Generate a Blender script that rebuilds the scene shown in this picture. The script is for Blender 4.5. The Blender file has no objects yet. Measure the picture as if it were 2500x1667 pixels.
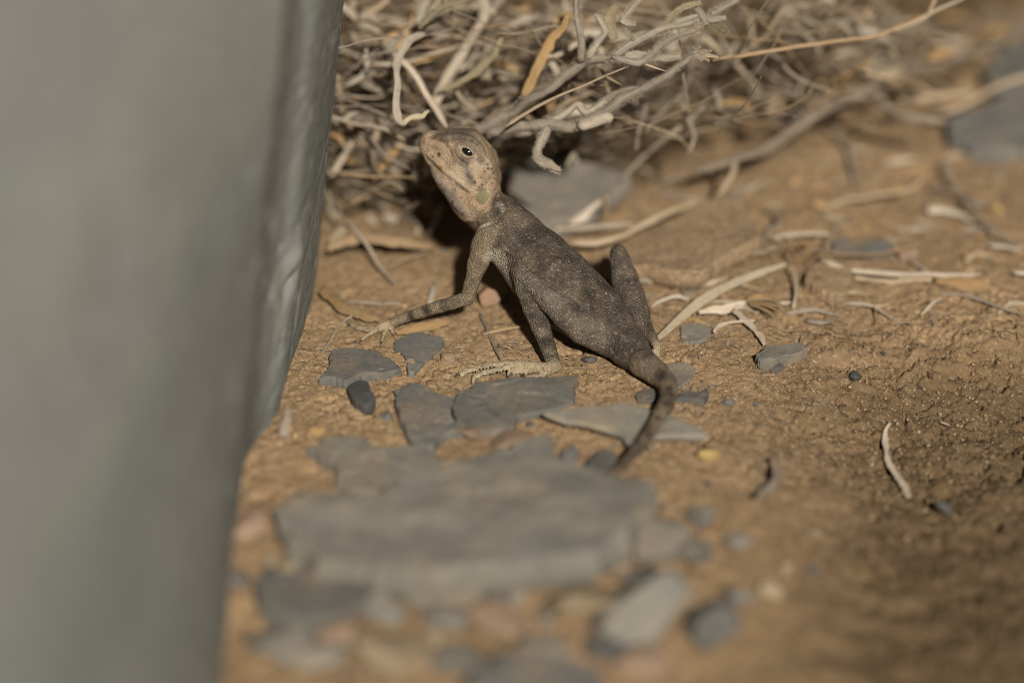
import bpy, math, random
import numpy as np
from mathutils import Vector

# ------------------------------------------------------------------ camera, sky, flash, exposure
S = 0.01                       # the code below works in centimetres; the scene is in metres
PITCH = math.radians(30.0)
DIST = 45.0                    # camera to the lizard, cm
LENS, SENSOR = 100.0, 35.56
K = SENSOR / LENS / 2500.0     # tangent per photograph pixel
CAM = np.array([0.0, 0.0, DIST * math.sin(PITCH)])
FW = np.array([0.0, math.cos(PITCH), -math.sin(PITCH)])
UP = np.array([0.0, math.sin(PITCH), math.cos(PITCH)])
RT = np.array([1.0, 0.0, 0.0])

scene = bpy.context.scene
COL = scene.collection
cam_d = bpy.data.cameras.new('camera')
cam = bpy.data.objects.new('camera', cam_d)
COL.objects.link(cam)
cam.location = Vector(CAM * S)
cam.rotation_euler = (math.pi / 2 - PITCH, 0, 0)
cam_d.lens, cam_d.sensor_width = LENS, SENSOR
cam_d.clip_start, cam_d.clip_end = 0.01, 200.0
cam_d.dof.use_dof = True
cam_d.dof.focus_distance = 44.35 * S
cam_d.dof.aperture_fstop = 5.2
cam_d.dof.aperture_blades = 9
scene.camera = cam

SUN_EL, SUN_AZ = math.radians(36), math.radians(170)     # light from over the photographer's right shoulder
world = bpy.data.worlds.new('World')
scene.world = world
world.use_nodes = True
wn = world.node_tree
bg = wn.nodes['Background']
sky = wn.nodes.new('ShaderNodeTexSky')
sky.sky_type = 'NISHITA'
sky.sun_disc = False
sky.sun_elevation, sky.sun_rotation = SUN_EL, SUN_AZ
wn.links.new(sky.outputs[0], bg.inputs[0])
bg.inputs[1].default_value = 0.008                       # a night picture: the sky gives next to nothing
flash_sun_d = bpy.data.lights.new('sun', 'SUN')  # a sun lamp standing in for the camera flash
flash_sun_d.energy, flash_sun_d.angle, flash_sun_d.color = 4.9, math.radians(2.0), (1.0, 0.93, 0.83)
sun = bpy.data.objects.new('sun', flash_sun_d)
COL.objects.link(sun)
LDIR = Vector((math.sin(SUN_AZ) * math.cos(SUN_EL), math.cos(SUN_AZ) * math.cos(SUN_EL), math.sin(SUN_EL)))
sun.rotation_euler = LDIR.to_track_quat('Z', 'Y').to_euler()
sun.location = LDIR * 2
vs = scene.view_settings
vs.view_transform, vs.look, vs.exposure, vs.gamma = 'Standard', 'None', 0.0, 1.0
vs.use_curve_mapping = False
scene.render.engine = 'CYCLES'
scene.cycles.use_denoising = True
scene.cycles.filter_width = 1.0
scene.cycles.max_bounces = 5
scene.cycles.diffuse_bounces = 3

rng = np.random.default_rng(11)
random.seed(5)

# ------------------------------------------------------------------ noise
def _h(ix, iy, iz, seed):
    n = (ix.astype(np.int64) * 374761393 + iy.astype(np.int64) * 668265263 + iz.astype(np.int64) * 2147483647 + seed * 974634777) & 0xFFFFFFFF
    n = ((n ^ (n >> 13)) * 1274126177) & 0xFFFFFFFF
    n = ((n ^ (n >> 15)) * 2246822519) & 0xFFFFFFFF
    n = n ^ (n >> 16)
    return n.astype(np.float64) / 4294967295.0
def vn2(x, y, seed=0):
    x = np.asarray(x, float); y = np.asarray(y, float)
    ix, iy = np.floor(x), np.floor(y)
    fx, fy = x - ix, y - iy
    ux, uy = fx ** 3 * (fx * (fx * 6 - 15) + 10), fy ** 3 * (fy * (fy * 6 - 15) + 10)
    z = np.zeros_like(ix)
    a, b = _h(ix, iy, z, seed), _h(ix + 1, iy, z, seed)
    c, d = _h(ix, iy + 1, z, seed), _h(ix + 1, iy + 1, z, seed)
    return (a + (b - a) * ux) * (1 - uy) + (c + (d - c) * ux) * uy - 0.5
def fbm2(x, y, seed=0, octv=4, gain=0.5):
    s, a = 0, 1.0
    x = np.asarray(x, float); y = np.asarray(y, float)
    for o in range(octv):
        s = s + a * vn2(x, y, seed + o * 17)
        x, y, a = 0.8 * 2.03 * x + 0.6 * 2.03 * y + 7.1, -0.6 * 2.03 * x + 0.8 * 2.03 * y + 3.7, a * gain
    return s
def vn3(p, seed=0):
    p = np.asarray(p, float)
    i = np.floor(p); f = p - i
    u = f * f * (3 - 2 * f)
    r = 0
    for dx in (0, 1):
        for dy in (0, 1):
            for dz in (0, 1):
                w = (u[:, 0] if dx else 1 - u[:, 0]) * (u[:, 1] if dy else 1 - u[:, 1]) * (u[:, 2] if dz else 1 - u[:, 2])
                r = r + w * _h(i[:, 0] + dx, i[:, 1] + dy, i[:, 2] + dz, seed)
    return r - 0.5
def fbm3(p, seed=0, octv=3):
    s, a = 0, 1.0
    for o in range(octv):
        s = s + a * vn3(p, seed + o * 13); p = p * 2.07 + 5.3; a *= 0.5
    return s
def sst(a, b, x):
    t = np.clip((np.asarray(x, float) - a) / (b - a), 0, 1)
    return t * t * (3 - 2 * t)

# ------------------------------------------------------------------ terrain and pixel helpers
def height(x, y):
    """coarse relief of the soil, cm: level in the middle, a dug hollow to the right, a low rise behind"""
    x = np.asarray(x, float); y = np.asarray(y, float)
    xb = 4.0 - 0.13 * (38 - y) + 0.5 * vn2(y * 0.8, x * 0.0 + 3, 5)
    yt = 39.4 + 0.5 * vn2(x * 0.7, x * 0.0, 9)
    pit = .58 * sst(-.6, 2.6, x - xb + .9 * vn2(x * .5, y * .5, 12)) * sst(0, 2.4, yt - y + .5 * vn2(x * 1.1, y * 1.1, 13)) * (1 - 0.45 * sst(0, 7, 35 - y)) * (1 - sst(12, 18, x))
    h = -pit + 0.16 * vn2(x / 3.1, y / 3.1, 2) + 0.07 * vn2(x / 1.2, y / 1.2, 3)
    return h + 0.5 * sst(46, 54, y)
def ray(px, py):
    return FW + (px - 1250.0) * K * RT + (833.5 - py) * K * UP
def P(px, py, d):
    return CAM + d * ray(px, py)
def Pz(px, py, z):
    r = ray(px, py)
    return CAM + (z - CAM[2]) / r[2] * r
def Pg(px, py, h=0.0):
    z = h
    for _ in range(14):
        p = Pz(px, py, z)
        z = 0.5 * z + 0.5 * (float(height(p[0], p[1])) + h)
    p = Pz(px, py, z)
    return p
def crop(x0, y0, s):
    return lambda pts: [(x0 + s * a, y0 + s * b) for a, b in pts]
c1, c2, c3, c4 = crop(980, 270, .1913), crop(800, 520, .287), crop(1150, 480, .287), crop(1300, 800, .2551)
c5, c6, c7, c8, c9 = crop(800, 0, .2391), crop(1250, 0, .287), crop(1800, 0, .3348), crop(1300, 400, .3348), crop(1800, 400, .3348)
cA, cB, cF, cL = crop(1700, 800, .3826), crop(600, 750, .3826), crop(0, 0, 1.063), crop(780, 300, .2551)
cN = crop(0, 0, 1.0)

# ------------------------------------------------------------------ object helpers
ORIG = {}
def mesh_data(name, v, faces, mat=None, smooth=True, attrs=None):
    me = bpy.data.meshes.new(name)
    v = np.asarray(v, float) * S
    if isinstance(faces, np.ndarray):
        n, m = faces.shape
        me.vertices.add(len(v)); me.vertices.foreach_set('co', v.astype(np.float32).ravel())
        me.loops.add(n * m); me.loops.foreach_set('vertex_index', faces.astype(np.int32).ravel())
        me.polygons.add(n); me.polygons.foreach_set('loop_start', np.arange(0, n * m, m, dtype=np.int32))
        me.update(calc_edges=True)
    else:
        me.from_pydata([tuple(q) for q in v], [], faces)
    if smooth:
        me.polygons.foreach_set('use_smooth', np.ones(len(me.polygons), bool))
    for k, a in (attrs or {}).items():
        a = np.asarray(a, np.float32)
        if a.ndim == 1:
            me.attributes.new(k, 'FLOAT', 'POINT').data.foreach_set('value', a)
        else:
            at = me.attributes.new(k, 'FLOAT_COLOR', 'POINT')
            at.data.foreach_set('color', np.c_[a, np.ones(len(a))].astype(np.float32).ravel())
    if mat: me.materials.append(mat)
    me.update()
    return me
def tag(o, label=None, cat=None, group=None, kind=None):
    if label: o['label'] = label
    if cat and not kind: o['kind'] = 'thing'
    if cat: o['category'] = cat
    if group: o['group'] = group
    if kind: o['kind'] = kind
def mobj(name, v, faces, mat, parent=None, label=None, cat=None, group=None, kind=None, smooth=True, attrs=None, origin=None):
    v = np.asarray(v, float)
    o0 = np.array([v[:, 0].mean(), v[:, 1].mean(), v[:, 2].min()]) if origin is None else np.asarray(origin, float)
    me = mesh_data(name, v - o0, faces, mat, smooth, attrs)
    o = bpy.data.objects.new(name, me)
    COL.objects.link(o)
    if parent is not None:
        o.parent = parent
        o.location = Vector((o0 - ORIG[parent]) * S)
    else:
        o.location = Vector(o0 * S)
    ORIG[o] = o0
    tag(o, label, cat, group, kind)
    return o
def empty(name, at, label, cat, group=None):
    o = bpy.data.objects.new(name, None)
    o.empty_display_size = 0.005
    COL.objects.link(o)
    o.location = Vector(np.asarray(at) * S)
    ORIG[o] = np.asarray(at, float)
    tag(o, label, cat, group)
    return o

# ------------------------------------------------------------------ materials
def nt(name, rough=0.9, spec=0.25):
    m = bpy.data.materials.new(name)
    m.use_nodes = True
    t = m.node_tree
    b = t.nodes['Principled BSDF']
    b.inputs['Roughness'].default_value = rough
    b.inputs['Specular IOR Level'].default_value = spec
    return m, t, b
def N(t, kind, **kw):
    n = t.nodes.new('ShaderNode' + kind)
    for k, v in kw.items():
        if k in n.inputs: n.inputs[k].default_value = v
        else: setattr(n, k, v)
    return n
def noise(t, vec, scale, detail=4, rough=0.55):
    n = N(t, 'TexNoise', Scale=scale, Detail=detail, Roughness=rough)
    t.links.new(vec, n.inputs['Vector'])
    return n.outputs['Fac']
def ramp(t, fac, stops):
    r = N(t, 'ValToRGB')
    e = r.color_ramp.elements
    while len(e) < len(stops): e.new(0.5)
    for q, (p, c) in zip(e, stops):
        q.position = p; q.color = (*c, 1) if len(c) == 3 else c
    t.links.new(fac, r.inputs[0])
    return r.outputs[0]
def mix(t, fac, a, b, mode='MIX'):
    m = N(t, 'MixRGB', blend_type=mode)
    for i, q in enumerate((fac, a, b)):
        if hasattr(q, 'is_linked') or hasattr(q, 'links'): t.links.new(q, m.inputs[i])
        else: m.inputs[i].default_value = q if i == 0 else (*q, 1)
    return m.outputs[0]
def bump(t, b, hts):
    prev = None
    for fac, strength, dist in hts:
        n = N(t, 'Bump', Strength=strength, Distance=dist * S)
        t.links.new(fac, n.inputs['Height'])
        if prev is not None: t.links.new(prev, n.inputs['Normal'])
        prev = n.outputs['Normal']
    t.links.new(prev, b.inputs['Normal'])
def coords(t):
    return N(t, 'TexCoord').outputs['Object']
def rnd(t):
    return N(t, 'ObjectInfo').outputs['Random']
def g(v): return (v, v, v)

def mat_sand(name, ca, cb, cc, speck=0.5, dark_soil_shade=False):
    m, t, b = nt(name, 0.97, 0.12)
    v = coords(t)
    c = ramp(t, noise(t, v, 55, 5, .6), [(.36, cb), (.52, ca), (.68, cc)])
    c = mix(t, ramp(t, noise(t, v, 32, 4, .6), [(.48, g(0)), (.66, g(.4))]), c, (ca[0] * .85, ca[1] * .88, ca[2] * .98))
    c = mix(t, ramp(t, noise(t, v, 420, 3, .6), [(.40, g(0)), (.62, g(.6))]), c, tuple(q * .62 for q in ca))
    c = mix(t, ramp(t, noise(t, v, 1500, 2, .6), [(.54, g(0)), (.66, g(speck * 1.2))]), c, tuple(min(1, q * 1.45) for q in cc))
    c = mix(t, ramp(t, noise(t, v, 900, 2, .5), [(.60, g(0)), (.68, g(speck * 1.3))]), c, (.11, .08, .055))
    if dark_soil_shade:                                              # darker soil in the hollow; shade under the brush pile is painted in
        dm = N(t, 'Attribute', attribute_name='dark_soil_shade')
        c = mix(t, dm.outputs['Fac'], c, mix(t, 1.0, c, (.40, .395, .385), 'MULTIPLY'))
    t.links.new(c, b.inputs['Base Color'])
    bump(t, b, [(noise(t, v, 420, 5, .7), .5, .05), (noise(t, v, 2300, 3, .7), 1.0, .03)])
    return m
def mat_stone(name, ca, cb, dust, amount=0.5, rough=.85, fine=1.0):
    m, t, b = nt(name, rough, .3)
    v = coords(t)
    w = N(t, 'VectorMath', operation='ADD'); t.links.new(v, w.inputs[0])
    r = N(t, 'Combine' + 'XYZ'); rr = rnd(t)
    for i in range(3): t.links.new(rr, r.inputs[i])
    t.links.new(r.outputs[0], w.inputs[1]); v = w.outputs[0]
    c = ramp(t, noise(t, v, 130, 5, .6), [(.35, cb), (.65, ca)])
    c = mix(t, ramp(t, noise(t, v, 90, 4, .65), [(.50, g(0)), (.72, g(amount))]), c, dust)
    c = mix(t, ramp(t, noise(t, v, 1100, 3, .6), [(.45, g(0)), (.75, g(.35))]), c, tuple(q * .5 for q in cb))
    hv = N(t, 'HueSaturation'); t.links.new(c, hv.inputs['Color'])
    mr = N(t, 'MapRange'); mr.inputs['To Min'].default_value = .85; mr.inputs['To Max'].default_value = 1.15
    t.links.new(rr, mr.inputs['Value']); t.links.new(mr.outputs[0], hv.inputs['Value'])
    t.links.new(hv.outputs[0], b.inputs['Base Color'])
    bump(t, b, [(noise(t, v, 240, 5, .6), .4 * fine, .05), (noise(t, v, 1400, 3, .6), .5 * fine, .014)])
    return m
def mat_dry(name, ca, cb, cc=None, rough=.8, fuzzy=False):
    """dead stalks and leaves: streaks along the length, a little colour drift from piece to piece"""
    m, t, b = nt(name, rough, .25)
    au, av = N(t, 'Attribute', attribute_name='along'), N(t, 'Attribute', attribute_name='around')
    cx = N(t, 'CombineXYZ')
    mu = N(t, 'Math', operation='MULTIPLY'); mu.inputs[1].default_value = 1.3
    mv = N(t, 'Math', operation='MULTIPLY'); mv.inputs[1].default_value = 9.0
    rr = rnd(t); mz = N(t, 'Math', operation='MULTIPLY'); mz.inputs[1].default_value = 40
    t.links.new(au.outputs['Fac'], mu.inputs[0]); t.links.new(av.outputs['Fac'], mv.inputs[0]); t.links.new(rr, mz.inputs[0])
    for i, q in enumerate((mu, mv, mz)): t.links.new(q.outputs[0], cx.inputs[i])
    st = noise(t, cx.outputs[0], 1.0, 4, .6)
    c = ramp(t, st, [(.32, cb), (.62, ca)])
    v = coords(t)
    if cc: c = mix(t, ramp(t, noise(t, v, 160, 3, .6), [(.48, g(0)), (.68, g(.8))]), c, cc)
    c = mix(t, ramp(t, noise(t, v, 900, 3, .6), [(.5, g(0)), (.75, g(.4))]), c, tuple(q * .45 for q in cb))
    hv = N(t, 'HueSaturation'); t.links.new(c, hv.inputs['Color'])
    mr = N(t, 'MapRange'); mr.inputs['To Min'].default_value = .62; mr.inputs['To Max'].default_value = 1.15
    t.links.new(rr, mr.inputs['Value']); t.links.new(mr.outputs[0], hv.inputs['Value'])
    t.links.new(hv.outputs[0], b.inputs['Base Color'])
    bump(t, b, [(st, .5, .02), (noise(t, v, 2200 if fuzzy else 1500, 3, .7), .9 if fuzzy else .4, .015)])
    return m

M = {}
M['sand'] = mat_sand('sandy_soil', (.355, .240, .133), (.300, .208, .120), (.395, .275, .162), dark_soil_shade=True)
M['clod'] = mat_sand('clod_soil', (.345, .242, .147), (.285, .203, .126), (.39, .282, .176))
M['grit'] = mat_stone('grit_grain', (.36, .25, .15), (.24, .17, .11), (.42, .30, .18), .6)
M['slate'] = mat_stone('slate', (.180, .171, .147), (.125, .122, .110), (.29, .215, .135), .65)
M['slate_blue'] = mat_stone('blue_slate', (.172, .164, .146), (.115, .112, .105), (.28, .205, .13), .75)
M['slate_dark'] = mat_stone('dark_slate', (.105, .100, .092), (.065, .065, .066), (.28, .20, .125), .45)
M['slate_warm'] = mat_stone('greenish_slate', (.235, .215, .172), (.175, .167, .146), (.32, .245, .155), .65)
M['tan_rock'] = mat_stone('tan_rock', (.34, .265, .170), (.25, .195, .13), (.29, .205, .12), .7)
M['red_rock'] = mat_stone('reddish_rock', (.33, .205, .135), (.25, .155, .105), (.36, .255, .165), .4)
M['orange_rock'] = mat_stone('ochre_rock', (.33, .225, .12), (.26, .175, .095), (.30, .21, .125), .6)
M['pink_rock'] = mat_stone('pink_rock', (.295, .205, .14), (.225, .16, .11), (.30, .215, .13), .6)
M['grey_rock'] = mat_stone('grey_rock', (.23, .205, .168), (.16, .148, .125), (.31, .235, .152), .85)
M['yellow_rock'] = mat_stone('yellow_rock', (.42, .31, .12), (.33, .24, .09), (.42, .33, .18), .3)

M['straw'] = mat_dry('straw', (.49, .385, .262), (.25, .185, .115), (.39, .295, .185))
M['pale'] = mat_dry('bleached_stalk', (.55, .465, .36), (.31, .25, .18), (.45, .36, .265))
M['white'] = mat_dry('bleached_leaf', (.60, .525, .425), (.38, .315, .24))
M['grey'] = mat_dry('grey_twig', (.36, .30, .235), (.18, .145, .11), (.42, .35, .27))
M['fuzz'] = mat_dry('woolly_stem', (.42, .365, .29), (.24, .20, .15), (.36, .29, .205), .95, True)
M['hair'] = mat_dry('stem_hair', (.52, .46, .37), (.38, .325, .25), None, .95)
M['tan'] = mat_dry('tan_stalk', (.44, .31, .18), (.31, .21, .12), (.38, .26, .14))
M['ochre'] = mat_dry('ochre_leaf', (.43, .285, .135), (.29, .175, .075), (.40, .29, .165))
M['brown'] = mat_dry('brown_twig', (.27, .195, .13), (.17, .12, .08), (.32, .24, .165))
M['olive'] = mat_dry('olive_leaf', (.25, .205, .125), (.16, .13, .085), (.33, .27, .17), .95, True)
M['bark'] = mat_dry('old_bark', (.235, .185, .135), (.11, .085, .06), (.33, .275, .215))
M['brush'] = mat_dry('brush_bits', (.40, .315, .22), (.12, .088, .06), (.24, .18, .12))
M['graytan'] = mat_dry('grey_tan_leaf', (.42, .355, .25), (.32, .265, .18), (.38, .33, .24))

# ------------------------------------------------------------------ ground
def axis_coords(fine, coarse_lo, coarse_hi):
    a = list(fine)
    st, x = fine[1] - fine[0], fine[0]
    lo = []
    while x > coarse_lo:
        st *= 1.35; x -= st; lo.append(x)
    st, x = fine[-1] - fine[-2], fine[-1]
    hi = []
    while x < coarse_hi:
        st *= 1.35; x += st; hi.append(x)
    return np.array(lo[::-1] + a + hi)
gx = axis_coords(np.arange(-6.5, 9.6, .034), -3000, 3000)
gy = axis_coords(np.r_[np.arange(26, 34.5, .075), np.arange(34.5, 43, .034), np.arange(43, 56, .08)], -3000, 3000)
def fine_height(X, Y):
    h = height(X, Y)
    nearw = sst(60, 40, np.abs(X)) * sst(120, 80, np.abs(Y))
    bank = sst(3.4, 5.2, X) * sst(40.4, 38.8, Y)
    d = 0.045 * fbm2(X * 1.9, Y * 1.9, 21, 5, .55) + 0.022 * fbm2(X * 10, Y * 10, 31, 4, .75)
    # crumbs: rounded lumps standing out of the dust
    for sc, amp, sd, th in ((3.3, .026, 41, .18), (7.5, .016, 51, .16), (15., .012, 61, .10)):
        n = vn2(X * sc, Y * sc, sd)
        keep = sst(-.05, .25, vn2(X * .55 + 3, Y * .55, sd + 1))
        d = d + amp * np.sqrt(np.clip(n - th, 0, 1)) * (0.35 + .65 * np.maximum(keep, bank))
    # shrinkage cracks, strongest down the bank of the hollow
    for sc, wd, dp, sd in ((.95, .022, .17, 71), (2.1, .030, .12, 81), (4.3, .050, .07, 91), (8.5, .07, .04, 95)):
        wx = X * sc + .9 * fbm2(X * 1.3, Y * 1.3, sd + 3, 3)
        wy = Y * sc + .9 * fbm2(X * 1.3, Y * 1.3, sd + 5, 3)
        n = np.abs(vn2(wx, wy, sd) + .35 * vn2(wx * 2.3, wy * 2.3, sd + 1))
        keep = sst(.10, .28, vn2(X * .8, Y * .8 + 9, sd + 2) + .40 * bank)
        d = d - dp * sst(wd, wd * .25, n) * keep
    # soil slabs on the bank lean out a little
    d = d + bank * (.20 * fbm2(X * 1.1 + 20, Y * 1.8, 101, 5, .6) + .035 * fbm2(X * 6, Y * 6, 111, 4, .65))
    return h + d * nearw
X, Y = np.meshgrid(gx, gy)
Z = fine_height(X, Y)
nx, ny = len(gx), len(gy)
idx = np.arange(nx * ny).reshape(ny, nx)
quads = np.stack([idx[:-1, :-1], idx[:-1, 1:], idx[1:, 1:], idx[1:, :-1]], -1).reshape(-1, 4)
mobj('ground', np.stack([X, Y, Z], -1).reshape(-1, 3), quads, M['sand'], kind='structure', origin=(0, 0, 0), attrs=dict(dark_soil_shade=np.clip(np.maximum(.98 * sst(2.4, 6.0, X + .8 * vn2(X * .5, Y * .5, 17)) * sst(40.2, 37.6, Y + .8 * vn2(X * .6, Y * .6, 18)) * sst(400, 60, np.abs(Y)) * sst(400, 60, np.abs(X)), 1.15 * sst(42.6, 44.2, Y + 1.6 * vn2(X * .8, Y * .8, 19) - .9 * np.maximum(X - .8, 0)) * sst(400, 60, np.abs(Y))), 0, 1.2).ravel()))  # mask: the hollow, plus shade painted on the soil beneath the pile
def gz(x, y):
    return float(fine_height(np.array([x]), np.array([y]))[0])

# ------------------------------------------------------------------ concrete wall
def catmull(pts, n):
    pts = np.asarray(pts, float)
    if len(pts) == 2:
        t = np.linspace(0, 1, n)[:, None]
        return pts[0] * (1 - t) + pts[1] * t
    q = np.vstack([2 * pts[0] - pts[1], pts, 2 * pts[-1] - pts[-2]])
    seg = np.linalg.norm(np.diff(pts, axis=0), axis=1)
    cum = np.r_[0, np.cumsum(seg)]
    s = np.linspace(0, cum[-1], n)
    k = np.clip(np.searchsorted(cum, s, 'right') - 1, 0, len(pts) - 2)
    t = ((s - cum[k]) / np.maximum(seg[k], 1e-9))[:, None]
    a, b, c, d = q[k], q[k + 1], q[k + 2], q[k + 3]
    return .5 * (2 * b + (c - a) * t + (2 * a - 5 * b + 4 * c - d) * t ** 2 + (3 * b - a - 3 * c + d) * t ** 3)

def mat_concrete():
    m, t, b = nt('grey_concrete', .97, .08)
    mp = N(t, 'Mapping'); mp.inputs['Scale'].default_value = (1, .3, 1); t.links.new(coords(t), mp.inputs['Vector'])
    v = mp.outputs[0]
    c = ramp(t, noise(t, v, 26, 4, .55), [(.40, (.236, .250, .232)), (.5, (.292, .298, .272)), (.60, (.325, .320, .288))])
    c = mix(t, ramp(t, noise(t, v, 48, 3, .5), [(.5, g(0)), (.62, g(.7))]), c, (.268, .262, .268))
    c = mix(t, ramp(t, noise(t, v, 700, 3, .6), [(.5, g(0)), (.75, g(.4))]), c, (.15, .148, .13))
    c = mix(t, ramp(t, noise(t, v, 320, 4, .65), [(.56, g(0)), (.70, g(.45))]), c, (.17, .17, .155))
    t.links.new(c, b.inputs['Base Color'])
    bump(t, b, [(noise(t, v, 180, 5, .6), .3, .06), (noise(t, v, 1300, 3, .65), .6, .018)])
    return m
base_px = cN([(545, 1667), (562, 1400), (585, 1220), (606, 1130), (640, 1060), (684, 1005)])
base = [Pg(*p)[:2] for p in base_px]
d0 = base[0] - base[1]
base = [base[0] + d0 * 7, base[0] + d0 * 3] + base + [np.array(q) for q in ((-3.34, 38.2), (-3.24, 39.4), (-3.20, 40.6), (-3.32, 41.8), (-3.9, 43.0), (-6.0, 44.2), (-14.0, 45.5))]
nu, nv = 420, 260
plan = catmull(base, nu)
tang = np.gradient(plan, axis=0); tang /= np.linalg.norm(tang, axis=1)[:, None]
nrm = np.c_[tang[:, 1], -tang[:, 0]]
zz = np.r_[np.linspace(-1.2, 6.5, 230), np.linspace(6.6, 22.0, nv - 230)]
U_, Zz = np.meshgrid(np.arange(nu), zz)
along = np.r_[0, np.cumsum(np.linalg.norm(np.diff(plan, axis=0), axis=1))]
A_ = along[U_]
off = .05 * fbm2(A_ * .45, Zz * .22, 131, 3) + .012 * fbm2(A_ * .9, Zz * 1.5, 141, 4) + .016 * fbm2(A_ * 2.2, Zz * 4.5, 151, 4, .6)
holes = vn2(A_ * 2.2, Zz * 2.2, 161)
off = off - .025 * sst(.44, .49, holes) - .035 * sst(.36, .46, vn2(A_ * 5, Zz * 3.2, 171))
# a chipped dent and a slanting score low on the corner
ci = np.argmin(np.linalg.norm(plan - np.array([-3.3, 37.3]), axis=1))
dent = np.exp(-(((A_ - along[ci] + .5) / .30) ** 2 + ((Zz - 2.0) / .16) ** 2))
off = off - .22 * dent + .10 * np.exp(-(((A_ - along[ci] + .55) / .35) ** 2 + ((Zz - 2.35) / .22) ** 2))
sc_ = np.abs((A_ - along[ci] - .1) - .35 * (Zz - 1.0))
off = off - .06 * np.exp(-(sc_ / .05) ** 2) * sst(.3, .7, Zz) * sst(1.9, 1.3, Zz)
off = off - .13 * sst(.45, .0, Zz) * (.6 + vn2(A_ * 1.6, Zz * .5, 181))       # the foot is worn back
cw = np.clip((A_ - along[ci] + 17.0) / 13.0, 0, 1)                       # 0 on the long face, 1 at the corner
lx, ly = -.52 + .64 * cw, .12 + .13 * cw
W = np.stack([plan[U_][..., 0] + nrm[U_][..., 0] * off + lx * Zz, plan[U_][..., 1] + nrm[U_][..., 1] * off + ly * np.maximum(Zz, -.2), Zz], -1)
idx = np.arange(nu * nv).reshape(nv, nu)
wq = np.stack([idx[:-1, :-1], idx[:-1, 1:], idx[1:, 1:], idx[1:, :-1]], -1).reshape(-1, 4)
wv = W.reshape(-1, 3)
# a top closes the block
top = len(wv)
ext = []
for q in range(nu):
    ext.append(W[-1, q] * np.array([1, 1, 1]) + np.array([-18., 3., .3]))
wv = np.vstack([wv, np.array(ext)])
tq = np.array([[idx[-1, q], idx[-1, q + 1], top + q + 1, top + q] for q in range(nu - 1)])
wall = mobj('concrete_wall', wv, np.vstack([wq, tq]), mat_concrete(), label='rough grey concrete wall leaning back beside the lizard', cat='wall')

# ------------------------------------------------------------------ sweeps: stalks, twigs and leaves
def frames(path, hint):
    t = np.gradient(path, axis=0); t /= np.maximum(np.linalg.norm(t, axis=1), 1e-9)[:, None]
    h = np.asarray(hint, float)
    a = np.cross(t, h)
    bad = np.linalg.norm(a, axis=1) < .05
    a[bad] = np.cross(t[bad], np.array([.3, .2, .9]))
    a /= np.linalg.norm(a, axis=1)[:, None]
    for i in range(1, len(a)):
        if np.dot(a[i], a[i - 1]) < 0: a[i] = -a[i]
    b = np.cross(a, t)
    return t, a, b
def sweep_tube(pts, rad, step=.06, sides=8, seed=0, rough=.16, wob=.022, flat=1.0):
    pts = np.asarray(pts, float)
    L = np.linalg.norm(np.diff(pts, axis=0), axis=1).sum()
    n = int(max(6, min(160, L / step)))
    path = catmull(pts, n)
    s = np.linspace(0, 1, n)
    r = np.interp(s, np.linspace(0, 1, len(rad)), rad) * (1 + .30 * vn2(s * L * 1.6, s * 0 + seed * 1.7, 6)) * (1 - .45 * (s < .04) - .45 * (s > .965))
    jit = np.stack([vn2(s * L * 2.2 + 11 * k, s * 0 + seed, 7 + k) for k in range(3)], -1)
    kink = np.stack([vn2(s * L * .8 + 5 * k, s * 0 + seed, 27 + k) for k in range(3)], -1)
    kink = np.round(kink * 2.5) / 2.5 * .5 + kink * .5
    path = path + jit * wob * 2 * min(1, L) + kink * wob * 2.2 * min(1, L * .6) * np.sin(np.pi * s)[:, None]
    t, a, b = frames(path, (0.1, -.3, 1))
    th = np.linspace(0, 2 * np.pi, sides, endpoint=False)
    rr = r[:, None] * (1 + rough * 2 * vn2((s * L * 7)[:, None] + 0 * th[None], np.cos(th)[None] * 1.5 + seed * 3.3 + 0 * s[:, None], 3))
    v = path[:, None, :] + rr[..., None] * (np.cos(th)[None, :, None] * a[:, None, :] + np.sin(th)[None, :, None] * b[:, None, :] * flat)
    v = v.reshape(-1, 3)
    f = []
    for i in range(n - 1):
        for j in range(sides):
            k = (j + 1) % sides
            f.append((i * sides + j, i * sides + k, (i + 1) * sides + k, (i + 1) * sides + j))
    v = np.vstack([v, path[0] - t[0] * r[0] * .4, path[-1] + t[-1] * r[-1] * .5])
    for j in range(sides):
        k = (j + 1) % sides
        f.append((n * sides, k, j)); f.append((n * sides + 1, (n - 1) * sides + j, (n - 1) * sides + k))
    al = np.r_[np.repeat(s * L, sides), 0, L]
    ar = np.r_[np.tile(np.abs(th / np.pi - 1), n), .5, .5]
    return v, f, dict(along=al, around=ar)
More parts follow.
